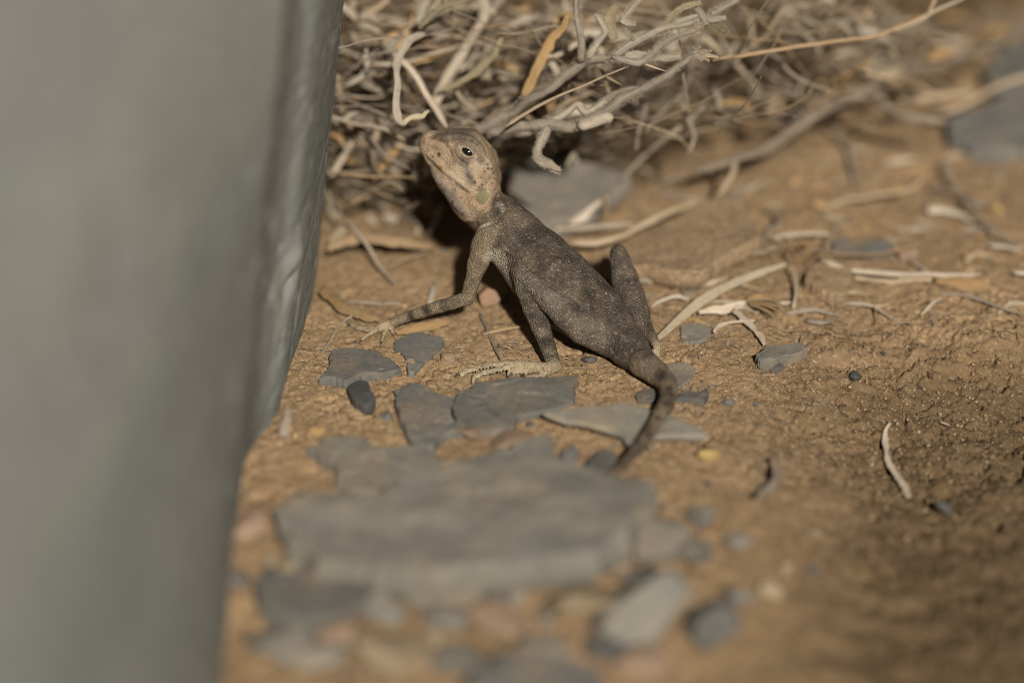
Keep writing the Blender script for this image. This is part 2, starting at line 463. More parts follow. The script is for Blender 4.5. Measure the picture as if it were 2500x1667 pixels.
def sweep_leaf(pts, wid, step=.06, cup=.35, twist=0., thick=.014, seed=0, hint=(0, -.75, .66), frill=.12):
    pts = np.asarray(pts, float)
    L = np.linalg.norm(np.diff(pts, axis=0), axis=1).sum()
    n = int(max(8, min(140, L / step)))
    path = catmull(pts, n)
    s = np.linspace(0, 1, n)
    w = np.interp(s, np.linspace(0, 1, len(wid)), wid)
    t, a, b = frames(path, hint)
    ang = np.radians(twist) * (s - .3) + .35 * vn2(s * L * 1.1, s * 0 + seed, 5)
    a2 = a * np.cos(ang)[:, None] + b * np.sin(ang)[:, None]
    b2 = -a * np.sin(ang)[:, None] + b * np.cos(ang)[:, None]
    m = 7
    q = np.linspace(-1, 1, m)
    top = np.c_[q, -cup * (1 - q ** 2) + .10 * np.sin(q * 7)]
    sec = np.vstack([top, top[::-1]])
    side = np.r_[np.ones(m), -np.ones(m)]
    k = 2 * m
    fr = 1 + frill * 2 * np.stack([(vn2(s * L * 4.5, s * 0 + seed + 5 * j, 9) + .6 * vn2(s * L * 12, s * 0 + seed + 9 * j, 11)) for j in (0, 1)], -1)
    sx = np.where(sec[None, :, 0] < 0, sec[None, :, 0] * fr[:, :1], sec[None, :, 0] * fr[:, 1:])
    v = path[:, None, :] + (w[:, None] * sx)[..., None] * a2[:, None, :] + (w[:, None] * sec[None, :, 1] + side[None] * thick * .5 * (1 - .7 * np.abs(sec[None, :, 0])))[..., None] * b2[:, None, :]
    v = v.reshape(-1, 3)
    f = []
    for i in range(n - 1):
        for j in range(k):
            j2 = (j + 1) % k
            f.append((i * k + j, i * k + j2, (i + 1) * k + j2, (i + 1) * k + j))
    f.append(tuple(range(k - 1, -1, -1))); f.append(tuple((n - 1) * k + j for j in range(k)))
    return v, f, dict(along=np.repeat(s * L, k), around=np.tile(np.r_[q, q[::-1]] * .5 + .5, n))
def fuzz_mesh(pts, rad, per_cm, length, seed):
    r_ = np.random.default_rng(seed)
    pts = np.asarray(pts, float)
    L = np.linalg.norm(np.diff(pts, axis=0), axis=1).sum()
    path = catmull(pts, 80); s = np.linspace(0, 1, 80)
    r = np.interp(s, np.linspace(0, 1, len(rad)), rad)
    t, a, b = frames(path, (0.1, -.3, 1))
    n = int(per_cm * L)
    i = r_.integers(0, 80, n); th = r_.uniform(0, 2 * np.pi, n)
    d = np.cos(th)[:, None] * a[i] + np.sin(th)[:, None] * b[i]
    o = path[i] + t[i] * r_.uniform(-.5, .5, n)[:, None] * L / 80 + d * (r[i] * .85)[:, None]
    dirn = d + .55 * r_.normal(size=(n, 3)); dirn /= np.linalg.norm(dirn, axis=1)[:, None]
    tip = o + dirn * (length * r_.uniform(.4, 1.3, n))[:, None]
    wv_ = np.cross(dirn, r_.normal(size=(n, 3))); wv_ /= np.linalg.norm(wv_, axis=1)[:, None]
    v = np.stack([o - wv_ * .0024, o + wv_ * .0024, tip], 1).reshape(-1, 3)
    f = np.arange(3 * n).reshape(-1, 3)
    return v, f, dict(along=np.repeat(r_.uniform(0, 1, n), 3), around=np.repeat(r_.uniform(0, 1, n), 3))
def path3(px, spec):
    """('d', d0, d1, ...) axial distance along the path; ('g', h0, h1, ...) height over the soil"""
    k, vals = spec[0], spec[1:]
    t = np.linspace(0, 1, len(px))
    q = np.interp(t, np.linspace(0, 1, len(vals)), vals) if len(vals) > 1 else np.full(len(px), vals[0])
    return np.array([P(x, y, z) if k == 'd' else Pg(x, y, z) for (x, y), z in zip(px, q)])
PX = .0064
SEED = [100]
def piece(form, name, px, wid, mat, spec, parent=None, label=None, cat=None, group=None, **kw):
    SEED[0] += 1
    pts = path3(px, spec)
    w = [q * PX for q in wid]
    if form == 'tube': v, f, at = sweep_tube(pts, w, seed=SEED[0], **kw)
    else: v, f, at = sweep_leaf(pts, w, seed=SEED[0], **kw)
    return mobj(name, v, f, M[mat], parent, label, cat, group, attrs=at)
def fuzzy(name, px, wid, spec, parent, per=1300, ln=.046):
    wid = [q * 1.12 for q in wid]
    pts = path3(px, spec)
    o = piece('tube', name, px, wid, 'fuzz', spec, parent, rough=.26, step=.04)
    v, f, at = fuzz_mesh(pts, [q * PX for q in wid], per, ln, SEED[0])
    h = mobj('stem_hair', v, f, M['hair'], o, kind='stuff', smooth=False, attrs=at)
    return o

# ------------------------------------------------------------------ slates
def slab(name, px, mat, h=.12, thick=.22, tilt=(0, 0), label=None, cat='slate', seed=1, group=None, lift=None, wob=.03, bulge=.02, steps=True):
    """flat stone from its outline: h is the height of the upper face over the soil"""
    pts = np.array([Pg(x, y, h) for x, y in px])
    c = pts.mean(0)
    n = 120
    ring = catmull(np.vstack([pts, pts[:1]]), n + 1)[:-1]
    s = np.arange(n) / n * 2 * np.pi
    rad = ring[:, :2] - c[:2]
    L = np.linalg.norm(rad, axis=1)
    jag = 1 + wob * 3 * vn2(np.cos(s) * 5 + seed, np.sin(s) * 5, 3) + wob * 2 * vn2(np.cos(s) * 14 + seed, np.sin(s) * 14, 4)
    rad = rad * jag[:, None]
    fr = [1.02, 1.0, .985, .96] + [q for q in np.linspace(.92, .03, 22)]
    rows = []
    zb = h - thick
    sidej = 1 + .06 * vn2(np.cos(s) * 7, np.sin(s) * 7 + seed, 8)
    for fz, ff in ((-thick, .93), (-thick * .75, .99), (-thick * .5, 1.015), (-thick * .28, 1.0)):
        xy = c[:2] + rad * ff * (sidej if fz > -thick else 1)[:, None] if fz > -thick else c[:2] + rad * ff
        rows.append(np.c_[xy, np.full(n, fz)])
    for ff in fr[1:]:
        xy = c[:2] + rad * ff
        z = bulge * fbm2(xy[:, 0] * 1.1 + seed, xy[:, 1] * 1.1, 5, 4) * 2
        if steps: z = z + .022 * np.round(2.2 * fbm2(xy[:, 0] * .9 + seed * 2.1, xy[:, 1] * .9, 15, 4))
        z = z - (.03 if ff == 1.0 else .006 if ff > .98 else 0)
        rows.append(np.c_[xy, z])
    v = np.vstack(rows)
    gc = float(height(c[0], c[1]))
    v[:, 2] += h + gc + tilt[0] * (v[:, 0] - c[0]) + tilt[1] * (v[:, 1] - c[1])
    nr = len(rows)
    f = []
    for i in range(nr - 1):
        for j in range(n):
            k = (j + 1) % n
            f.append((i * n + j, i * n + k, (i + 1) * n + k, (i + 1) * n + j))
    f.append(tuple(range(n - 1, -1, -1)))
    f.append(tuple((nr - 1) * n + j for j in range(n)))
    o = mobj(name, v, f, M[mat], None, label, cat, group)
    # crisp rim
    me = o.data
    me.set_sharp_from_angle(angle=math.radians(38))
    return o

slab('slate_flake', cB([(480, 460), (548, 350), (528, 318), (590, 258), (740, 250), (850, 275), (955, 345), (985, 390), (860, 425), (740, 437), (640, 480)]), 'slate_blue', .10, .2, (0, -.05),
     'flat blue-grey slate flake in front of the lizard\'s front hand', seed=1)
slab('slate_flake', cB([(942, 205), (1000, 175), (1080, 157), (1180, 165), (1262, 205), (1230, 260), (1160, 320), (1100, 378), (1068, 410), (1035, 395), (1022, 330), (990, 272), (948, 248)]), 'slate_blue', .09, .2, (0.02, .02),
     'heart-shaped grey slate flake touching the tip of an ochre leaf', seed=2)
slab('slate_chip', cB([(640, 500), (685, 440), (770, 440), (792, 500), (822, 590), (770, 637), (700, 612), (668, 555)]), 'slate_dark', .13, .25, (0, -.12),
     'small dark wedge of slate tucked against the blue-grey flake', seed=3)
slab('slate_slab', cB([(948, 512), (1060, 482), (1150, 490), (1230, 545), (1340, 572), (1305, 650), (1335, 720), (1385, 772), (1290, 790), (1215, 860), (1180, 888), (1050, 850), (1000, 740), (962, 610)]), 'slate', .16, .3, (.03, -.03),
     'grey four-sided slate lying beside the slate under the hind foot', seed=4)
slab('slate_slab', cN([(1112, 970), (1150, 957), (1174, 937), (1250, 925), (1300, 922), (1366, 916), (1404, 922), (1402, 966), (1379, 984), (1345, 997), (1268, 1015), (1252, 1045), (1190, 1053), (1132, 1046), (1110, 1012)]), 'slate', .11, .25, (-.02, .02),
     'broad grey slate just below the toes of the lizard\'s hind foot', seed=5)
slab('slate_slab', c4([(170, 830), (420, 770), (700, 738), (900, 710), (1030, 740), (1180, 790), (1400, 850), (1600, 930), (1650, 975), (1400, 985), (1200, 1000), (1060, 1040), (950, 1090), (890, 1050), (840, 1000), (700, 962), (450, 905), (230, 882)]), 'slate_warm', .24, .12, (-.08, .03),
     'raised grey slate under the lizard\'s tail with a dark gap beneath', seed=6, steps=False)
slab('slate_boulder', cF([(640, 1165), (700, 1132), (850, 1130), (930, 1090), (1040, 1060), (1130, 1040), (1190, 1022), (1240, 1006), (1268, 1020), (1290, 1056), (1350, 1080), (1450, 1098), (1528, 1132), (1500, 1180), (1440, 1232), (1350, 1275), (1250, 1290), (1080, 1300), (950, 1305), (880, 1300), (780, 1285), (700, 1250), (652, 1212)]), 'slate_warm', .55, .6, (.02, .02),
     'largest grey slate, lying across the ground before the tail tip', seed=7, bulge=.05, wob=.035)
slab('slate_slab', cF([(705, 1028), (760, 1002), (820, 1000), (880, 1030), (945, 1025), (1012, 1046), (1000, 1080), (930, 1110), (860, 1125), (780, 1115), (768, 1070)]), 'slate_warm', .16, .3, (0, 0),
     'grey slate half hidden behind the largest slate, nearer the wall', seed=8)
slab('slate_slab', cF([(1165, 385), (1250, 368), (1390, 385), (1445, 402), (1400, 440), (1345, 472), (1242, 500), (1195, 490), (1170, 440)]), 'grey_rock', .55, .4, (.02, .10),
     'weathered grey slate right behind the lizard\'s neck', seed=9, wob=.012)
slab('slate_slab', c7([(1520, 860), (1700, 800), (1850, 730), (2150, 640), (2400, 800), (2250, 1080), (2000, 1100), (1750, 1090), (1560, 1000)]), 'slate', .25, .4, (0, 0),
     'smooth grey slate behind the forked dead branch', seed=10)
slab('slate_slab', c7([(1780, 480), (1960, 330), (2150, 230), (2400, 300), (2350, 560), (2050, 590), (1850, 600)]), 'slate', .3, .4, (0, 0.05),
     'grey slate under the straight straw stem at the end of the dead branch', seed=11)
slab('slate_flake', c9([(690, 640), (700, 580), (800, 560), (900, 590), (1000, 555), (1110, 560), (1150, 610), (1060, 650), (850, 655)]), 'slate_blue', .10, .2, (0, .1),
     'thin bluish slate behind a thin straw on the sand', seed=12)
slab('slate_flake', c4([(985, 640), (1040, 590), (1150, 580), (1210, 600), (1195, 660), (1100, 690), (1010, 672)]), 'slate_dark', .10, .2, (0, 0),
     'small dark slate chip on the left of the lizard\'s tail bend', seed=13, cat='slate')
slab('slate_flake', c4([(1370, 680), (1480, 610), (1560, 640), (1680, 610), (1650, 690), (1560, 705), (1440, 690)]), 'slate_dark', .07, .2, (0, 0),
     'small dark slate chip on the right of the lizard\'s tail bend', seed=14)
slab('slate_flake', c4([(500, 1330), (560, 1230), (640, 1160), (720, 1150), (800, 1200), (790, 1290), (700, 1360), (560, 1390)]), 'slate_blue', .2, .3, (0, 0),
     'grey slate chip lying under the lizard\'s tail tip', seed=15)
slab('slate_flake', c4([(270, 1190), (330, 1140), (400, 1130), (440, 1170), (400, 1220), (310, 1240)]), 'slate_blue', .13, .2, (0, 0),
     'little grey slate chip between the largest slate and the tail tip', seed=16)
slab('slate_flake', c8([(1640, 1390), (1720, 1330), (1850, 1310), (1960, 1280), (2000, 1330), (1950, 1370), (1850, 1400), (1760, 1440), (1660, 1440)]), 'grey_rock', .16, .2, (-.05, .0),
     'crumbly grey slate flake at the lip of the hollow', seed=17)
slab('slate_flake', c8([(1080, 1190), (1180, 1160), (1290, 1180), (1280, 1260), (1180, 1300), (1090, 1270)]), 'grey_rock', .05, .15, (0, 0),
     'dusty grey slate patch beside the long flat leaf', seed=18)
slab('slate_flake', c8([(960, 1440), (1080, 1430), (1180, 1470), (1170, 1540), (1060, 1620), (990, 1560)]), 'grey_rock', .05, .15, (0, 0),
     'dusty grey slate patch by the base of the lizard\'s tail', seed=19)
slab('soil_clod', c8([(470, 650), (700, 560), (1000, 420), (1300, 250), (1500, 262), (1600, 400), (1655, 560), (1500, 650), (1320, 720), (1200, 790), (1000, 775), (800, 710), (600, 720)]), 'clod', .42, .34, (.05, -.02),
     'cracked slab of pale soil behind the lizard\'s raised knee', 'soil clod', seed=20, wob=.035, bulge=.04, steps=False)
slab('soil_clod', c9([(480, 840), (540, 740), (680, 700), (820, 760), (830, 850), (760, 930), (600, 900)]), 'clod', .2, .3, (0, 0),
     'small rounded soil crust below the tuft of brown bristles', 'soil clod', seed=21, bulge=.05, steps=False)
slab('soil_clod', c2([(1320, 620), (1400, 560), (1500, 600), (1530, 680), (1490, 700), (1380, 660)]), 'clod', .10, .2, (0, 0),
     'reddish soil flake between the lizard\'s foreleg and belly', 'soil clod', seed=22, steps=False)

# ------------------------------------------------------------------ rounded rocks and pebbles
def ico(sub):
    import bmesh
    bm = bmesh.new(); bmesh.ops.create_icosphere(bm, subdivisions=sub, radius=1)
    v = np.array([q.co[:] for q in bm.verts]); f = np.array([[q.index for q in p.verts] for p in bm.faces]); bm.free()
    return v, f
ICO = {k: ico(k) for k in (1, 2, 3, 4)}
def rock_shape(sub, seed, amp=.35):
    v, f = ICO[sub]
    r = 1 + amp * fbm3(v * 1.2 + seed * 3.1, seed, 3) + amp * .3 * fbm3(v * 4 + seed, seed + 4, 2)
    v = v * r[:, None]
    rr = np.random.default_rng(seed)
    for _ in range(13):                                   # broken faces
        d = rr.normal(size=3); d /= np.linalg.norm(d); cut = rr.uniform(.42, .82)
        k = v @ d - cut
        v = v - np.where(k > 0, k * .96, 0)[:, None] * d
    return v, f
def rock(name, px, py, w, hgt, mat, label, cat='stone', seed=1, depth=None, sink=.4, group=None, rot=0.0):
    """w, hgt: apparent width and height in photograph pixels"""
    c = Pg(px, py, 0)
    v, f = rock_shape(4, seed, .5)
    sx = w * .55 * PX; sz = hgt * .5 * PX * (.62 if w > 70 else 1.0); sy = (depth or (w + hgt) * .5) * .5 * PX
    v = v / np.abs(v).max(0) * np.array([sx, sy, sz])
    if w > 70: v[:, 2] += v[:, 0] * .22 * math.sin(seed * 2.3) + v[:, 1] * .22 * math.cos(seed * 1.7)
    ca, sa = math.cos(rot), math.sin(rot)
    v = np.c_[v[:, 0] * ca - v[:, 1] * sa, v[:, 0] * sa + v[:, 1] * ca, v[:, 2]]
    zmin = v[:, 2].min()
    v = v + np.array([c[0], c[1], float(height(c[0], c[1])) - zmin * (1 - sink) * 1.0 + zmin * 0])
    v[:, 2] -= 0
    return mobj(name, v, f, M[mat], None, label, cat, group)

rock('rock', 1400, 1500, 200, 130, 'tan_rock', 'pale tan rock below the largest slate', seed=31)
rock('rock', 1225, 1545, 150, 100, 'pink_rock', 'reddish brown rock beside the pale tan rock', seed=32)
rock('rock', 1560, 1520, 190, 190, 'slate_warm', 'tall grey rock on the other side of the pale tan rock', seed=33)
rock('rock', 1625, 1350, 150, 130, 'grey_rock', 'dark grey rock touching the end of the largest slate', seed=34)
rock('rock', 1690, 1370, 80, 120, 'slate', 'light grey upright stone beside a dark grey rock', seed=35)
rock('rock', 1735, 1560, 120, 150, 'slate_blue', 'egg-shaped grey stone alone on the sand', seed=36)
rock('rock', 840, 1560, 110, 100, 'pink_rock', 'round pinkish tan stone below the sloping grey slab', seed=37)
rock('rock', 985, 1610, 190, 110, 'tan_rock', 'yellowish tan rock beside the round pinkish stone', seed=38)
rock('rock', 600, 1650, 110, 110, 'orange_rock', 'ochre yellow stone at the foot of the wall', seed=39)
rock('rock', 700, 1600, 170, 110, 'grey_rock', 'brownish grey rock between the wall and the round pinkish stone', seed=40)
rock('rock', 1340, 1395, 120, 60, 'tan_rock', 'flat cream pebble under the edge of the largest slate', seed=41)
rock('rock', 1030, 1440, 110, 80, 'grey_rock', 'small mauve grey stone below the largest slate', seed=42)
rock('rock', 1470, 1600, 110, 80, 'slate_dark', 'dark shaded stone beneath the tall grey rock', seed=43)
rock('rock', 620, 1290, 90, 90, 'pink_rock', 'tan stone between the wall and the largest slate', seed=44)
rock('rock', 1240, 1085, 120, 60, 'pink_rock', 'pinkish stone wedged behind the largest slate', seed=45)
rock('rock', 1165, 1070, 90, 50, 'pink_rock', 'small pink stone next to the four-sided slate', seed=46)
FG = [(560, 1420, 90, 70, 'grey_rock'), (780, 1620, 120, 80, 'slate_warm'), (920, 1500, 110, 80, 'slate_warm'), (1090, 1520, 100, 70, 'grey_rock'), (1110, 1620, 120, 90, 'grey_rock'), (1330, 1600, 110, 70, 'slate_warm'),
      (1580, 1640, 130, 90, 'pink_rock'), (1660, 1470, 90, 60, 'pink_rock'), (1800, 1460, 80, 60, 'grey_rock'), (1560, 1420, 110, 80, 'slate_blue'), (1720, 1270, 70, 50, 'slate_blue'), (1800, 1330, 60, 50, 'grey_rock')]
FL = ['small brownish stone squeezed against the wall foot', 'flat greenish stone under the brownish grey rock', 'greenish stone at the end of the sloping grey slab', 'brown-grey stone between the sheltered slate and the reddish rock', 'brown-grey stone on the other side of the yellowish tan rock',
      'greenish stone wedged under the pale tan rock', 'pinkish brown rock below the tall grey rock', 'pinkish stone beside the egg-shaped grey stone', 'dusty stone on the sand past the egg-shaped stone', 'blue-grey stone filling the gap beside the tall grey rock', 'blue-grey stone below the yellow pod', 'dusty brown stone near the grey curled leaf']
for i, ((a, b, w_, h_, m_), l_) in enumerate(zip(FG, FL)): rock('rock', a, b, w_, h_, m_, l_, seed=60 + i)
slab('slate_slab', cN([(620, 1400), (700, 1380), (800, 1385), (900, 1400), (905, 1450), (840, 1500), (740, 1510), (650, 1480)]), 'slate', .3, .4, (0, 0),
     'sloping grey slab at the foot of the wall below the largest slate', seed=23)
slab('slate_slab', cN([(1120, 1700), (1180, 1620), (1280, 1590), (1400, 1610), (1470, 1660), (1440, 1740), (1250, 1770)]), 'slate', .35, .5, (0, 0),
     'grey slate lying below the reddish brown rock', seed=24)
slab('slate_slab', cN([(930, 1400), (1010, 1370), (1120, 1380), (1180, 1420), (1120, 1450), (1010, 1450)]), 'slate_warm', .25, .3, (0, 0),
     'greenish grey slate sheltering under the edge of the largest slate', seed=25)
rock('seed_pod', 1735, 1118, 62, 36, 'yellow_rock', 'yellow rounded pod lying on the gravel by the tail', 'pod', seed=47, sink=.2)
rock('pebble', 1190, 742, 60, 58, 'red_rock', 'round orange-red pebble beside the lizard\'s elbow', 'pebble', seed=48, sink=.15)
rock('pebble', 1152, 745, 22, 20, 'red_rock', 'tiny orange chip touching the round orange-red pebble', 'pebble', seed=49)
rock('pebble', 2432, 518, 42, 36, 'yellow_rock', 'yellow pebble beside a long bent grey stalk', 'pebble', seed=50, sink=.15)
rock('pebble', 1003, 500 + 392, 30, 26, 'pink_rock', 'smooth pink pebble at the point of the heart-shaped flake', 'pebble', seed=51)
rock('pebble', 1092, 880, 36, 28, 'pink_rock', 'broken pink pebble on the soil near the hind toes', 'pebble', seed=52)
rock('pebble', 2215, 632, 52, 48, 'pink_rock', 'rounded soil-coloured pebble at the end of a thin straw', 'pebble', seed=53)
rock('pebble', 1583, 868, 36, 20, 'slate_dark', 'tiny dark pebble just right of the tail base', 'pebble', seed=54)
rock('pebble', 1900, 905, 46, 30, 'slate_dark', 'dark slate crumb beside the crumbly grey flake', 'pebble', seed=55)
rock('pebble', 1440, 882, 40, 20, 'slate_dark', 'dark chip of slate in the shade under the lizard\'s thigh', 'pebble', seed=56)
rock('pebble', 2300, 1245, 40, 34, 'slate_dark', 'dark speckled pebble at the bottom of the hollow', 'pebble', seed=57)
rock('pebble', 2085, 925, 34, 26, 'slate_dark', 'black crumb on the upper bank of the hollow', 'pebble', seed=58)

# ------------------------------------------------------------------ lizard (one continuous body grown from a distance field)
VOX = .0205
lo, hi = np.array([-2.75, 34.2, -.35]), np.array([3.0, 41.9, 3.25])
dims = np.ceil((hi - lo) / VOX).astype(int) + 1
F = np.full(dims, 9.0, np.float32)
PR = []                                                   # primitives, kept for colouring
def seg_dist(p, A, B, ra, rb):
    ab = B - A; L2 = max(float(ab @ ab), 1e-12)
    t = np.clip(((p - A) @ ab) / L2, 0, 1)
    return np.linalg.norm(p - A - t[..., None] * ab, axis=-1) - (ra + (rb - ra) * t), t
def window(c0, c1):
    i0 = np.maximum(0, np.floor((c0 - lo) / VOX).astype(int)); i1 = np.minimum(dims, np.ceil((c1 - lo) / VOX).astype(int) + 1)
    ax = [lo[k] + VOX * np.arange(i0[k], i1[k]) for k in range(3)]
    g_ = np.stack(np.meshgrid(*ax, indexing='ij'), -1)
    return tuple(slice(i0[k], i1[k]) for k in range(3)), g_
def limb(points, k, col, tagname=''):
    """points: (xyz, radius) chain, blended into the body with softness k"""
    for (A, ra), (B, rb) in zip(points[:-1], points[1:]):
        A, B = np.asarray(A, float), np.asarray(B, float)
        pad = max(ra, rb) + k + 3 * VOX
        sl, q = window(np.minimum(A, B) - pad, np.maximum(A, B) + pad)
        if q.size == 0: continue
        d, _ = seg_dist(q, A, B, ra, rb)
        a = F[sl]
        if k > 0:
            h = np.clip(.5 + .5 * (a - d) / k, 0, 1)
            F[sl] = (a * (1 - h) + d * h - k * h * (1 - h)).astype(np.float32)
        else: F[sl] = np.minimum(a, d)
        PR.append((A, B, ra, rb, np.asarray(col), tagname))
def carve(c, axes, radii, k=.01):
    """subtract an oriented ellipsoid"""
    c = np.asarray(c, float); R = max(radii) + k + 3 * VOX
    sl, q = window(c - R, c + R)
    l = np.stack([(q - c) @ np.asarray(a) / r for a, r in zip(axes, radii)], -1)
    n = np.linalg.norm(l, axis=-1)
    d = (n - 1) * min(radii)
    a = F[sl]; b = -d
    h = np.clip(.5 - .5 * (a - b) / k, 0, 1)
    F[sl] = (a * (1 - h) + b * h + k * h * (1 - h)).astype(np.float32)
def surf(px, py, d0=39.5, d1=47.5):
    r = ray(px, py)
    for d in np.arange(d0, d1, .01):
        p = CAM + d * r
        i = np.round((p - lo) / VOX).astype(int)
        if (i < 0).any() or (i >= dims).any(): continue
        if F[tuple(i)] < 0: return p
    return CAM + 45 * r
def ch(pts):                                              # (px, py, distance offset from 45, radius px)
    return [(P(a, b, 45 + e), r * PX) for a, b, e, r in pts]
def chz(pts):                                             # (px, py, height over soil, radius px)
    return [(Pg(a, b, h), r * PX) for a, b, h, r in pts]
def cc1(x, y): return (980 + .1913 * x, 270 + .1913 * y)
def cc2(x, y): return (800 + .287 * x, 520 + .287 * y)

BODY, HEADC, ARM, HAND, TAILC = (.122, .097, .071), (.365, .262, .178), (.25, .192, .125), (.40, .318, .20), (.215, .166, .106)
# trunk
limb(ch([(1190, 492, .12, 40), (1222, 535, .08, 55), (1252, 577, 0, 70), (1312, 642, -.12, 82), (1362, 692, -.22, 85), (1405, 732, -.33, 83), (1450, 770, -.45, 76), (1492, 806, -.64, 61), (1536, 850, -.90, 45), (1570, 886, -1.12, 35)]), .10, BODY, 'trunk')
# flanks make the trunk wider than deep
limb(ch([(1240, 600, -.25, 52), (1300, 670, -.4, 55), (1370, 735, -.5, 55)]), .16, BODY, 'trunk')
limb(ch([(1290, 590, .30, 40), (1370, 655, .25, 46), (1440, 720, .0, 42)]), .16, BODY, 'trunk')
F_trunk = F.copy(); F[:] = 9.0
# head
def hp(x, y, e, r): a, b = cc1(x, y); return (a, b, e, r * .1913)
limb(ch([hp(960, 1020, .05, 310), hp(860, 720, .05, 345), hp(640, 540, .05, 250), hp(375, 425, .05, 148)]), .04, HEADC, 'head')
limb(ch([hp(860, 1130, .0, 250), hp(640, 880, -.02, 190), hp(440, 610, .02, 125), hp(360, 470, .04, 130)]), .05, HEADC, 'head')
limb(ch([hp(800, 425, .28, 250), hp(985, 640, .30, 240), hp(1060, 850, .25, 220)]), .07, HEADC, 'head')         # far brow and temple
limb(ch([hp(700, 420, -.12, 190), hp(860, 430, -.15, 190), hp(960, 560, -.12, 170)]), .05, HEADC, 'head')       # near brow
limb(ch([hp(600, 340, .10, 95), hp(400, 372, .06, 118)]), .06, HEADC, 'head')                                  # snout ridge
limb(ch([hp(990, 1180, -.15, 200), hp(880, 1270, -.08, 170)]), .06, HEADC, 'head')                              # jowl
hh = np.clip(.5 + .5 * (F - F_trunk) / .028, 0, 1)
F = (F * (1 - hh) + F_trunk * hh - .028 * hh * (1 - hh)).astype(np.float32)
limb(ch([hp(1100, 1330, .0, 105), hp(1060, 1440, .05, 65)]), .03, (.36, .31, .24), 'throat')
# ridges of the brow, the snout edge, the jaw and the temple stand proud of the skull
vdir = ray(1139, 371); vdir = vdir / np.linalg.norm(vdir)
def ridge(pts, r, out, k, col):
    q = [surf(*cc1(x, y)) + vdir * (r * PX * (1 - out)) for x, y in pts]
    q = catmull(np.array(q), 14)
    limb([(p_, r * PX) for p_ in q], k, col, 'head')
ridge([(470, 345), (600, 350), (720, 345), (850, 365), (960, 450), (1020, 560)], 9, .75, .035, (.26, .195, .135))
ridge([(440, 640), (560, 800), (700, 900), (850, 990)], 9, .5, .04, HEADC)
ridge([(420, 760), (540, 960), (680, 1150), (820, 1300)], 10, .45, .05, (.22, .18, .14))
ridge([(1060, 640), (1130, 800), (1160, 960)], 10, .5, .05, HEADC)
ridge([(330, 400), (420, 430), (540, 460)], 8, .4, .04, HEADC)
# near foreleg
limb(ch([(1238, 585, -.15, 50), (1200, 582, -.26, 40), (1181, 602, -.30, 30), (1166, 645, -.30, 23.5), (1151, 695, -.28, 17)]) + chz([(1141, 728, .74, 17)]), .06, ARM, 'upper_arm')
limb(chz([(1141, 728, .74, 17)] + [(*cc2(x, y), h, r) for x, y, h, r in ((1060, 765, .66, 15.5), (950, 795, .56, 15.5), (800, 843, .40, 14), (680, 880, .28, 12.5), (560, 930, .16, 12))]), .03, ARM, 'forearm')
limb(chz([(*cc2(x, y), h, r) for x, y, h, r in ((560, 930, .14, 12), (470, 968, .10, 12), (430, 985, .09, 10))]), .03, HAND, 'hand')
fingers = [[(450, 950, .10, 6.5), (380, 985, .10, 5.6), (290, 975, .09, 5.2), (215, 945, .07, 4.8), (165, 925, .05, 4)],
           [(460, 965, .10, 6.5), (400, 1000, .10, 5.6), (330, 1000, .09, 5.2), (255, 985, .06, 4.6), (190, 960, .04, 3.8)],
           [(440, 990, .09, 6.5), (380, 1015, .09, 5.8), (335, 1040, .06, 5), (285, 1085, .03, 4)],
           [(500, 985, .09, 6.5), (480, 1030, .07, 5.6), (456, 1098, .03, 4.2)],
           [(540, 975, .09, 6), (550, 1005, .06, 5), (555, 1030, .03, 4)]]
for fg in fingers:
    limb(chz([(*cc2(x, y), h, r * .86) for x, y, h, r in fg]), .016, HAND, 'finger')
# far foreleg, behind the chest
limb(ch([(1255, 560, .35, 40), (1290, 590, .75, 24)]) + chz([(1330, 640, .65, 18), (1345, 650, .35, 15)]), .05, ARM, 'upper_arm')
limb(chz([(1345, 650, .35, 15), (1350, 640, .14, 12), (1352, 625, .10, 12)]), .03, ARM, 'forearm')
for dx in (-14, -5, 4, 14):
    limb(chz([(1352, 625, .10, 10), (1352 + dx, 608 + abs(dx) * .3, .06, 5), (1352 + dx * 1.7, 598 + abs(dx) * .6, .03, 4)]), .016, HAND, 'finger')
# near hind leg
limb(ch([(1500, 826, -.62, 46), (1462, 815, -.78, 42), (1425, 800, -.88, 40), (1383, 767, -.92, 36), (1345, 733, -.90, 31), (1300, 692, -.84, 26), (1270, 664, -.76, 22)]), .03, (.178, .146, .112), 'thigh')
limb(ch([(1270, 664, -.76, 22), (1284, 705, -.76, 25), (1303, 752, -.70, 26)]) + chz([(1320, 797, .52, 23), (1336, 842, .30, 19), (1350, 885, .14, 18)]), .035, (.165, .135, .098), 'shank')
limb(chz([(*cc2(x, y), h, r) for x, y, h, r in ((1930, 1300, .15, 18), (1880, 1325, .12, 15), (1760, 1310, .12, 13), (1620, 1295, .12, 12), (1500, 1285, .12, 9))]), .03, HAND, 'foot')
toes = [[(1520, 1282, .12, 8), (1420, 1288, .12, 6), (1290, 1310, .11, 5.6), (1190, 1335, .10, 5.2), (1125, 1365, .06, 4.4)],
        [(1560, 1300, .12, 8), (1440, 1330, .11, 6), (1330, 1350, .10, 5.6), (1250, 1380, .08, 5), (1235, 1420, .04, 4.2)],
        [(1640, 1320, .10, 8), (1590, 1335, .09, 6), (1545, 1345, .07, 5), (1530, 1385, .03, 3.8)],
        [(1760, 1330, .09, 9), (1690, 1350, .07, 6.5), (1620, 1352, .06, 5.4), (1575, 1372, .03, 4)],
        [(1860, 1355, .08, 9), (1800, 1385, .05, 6.5), (1740, 1392, .04, 5), (1680, 1385, .03, 4)]]
for tt in toes:
    limb(chz([(*cc2(x, y), h, r * .84) for x, y, h, r in tt]), .016, HAND, 'toe')
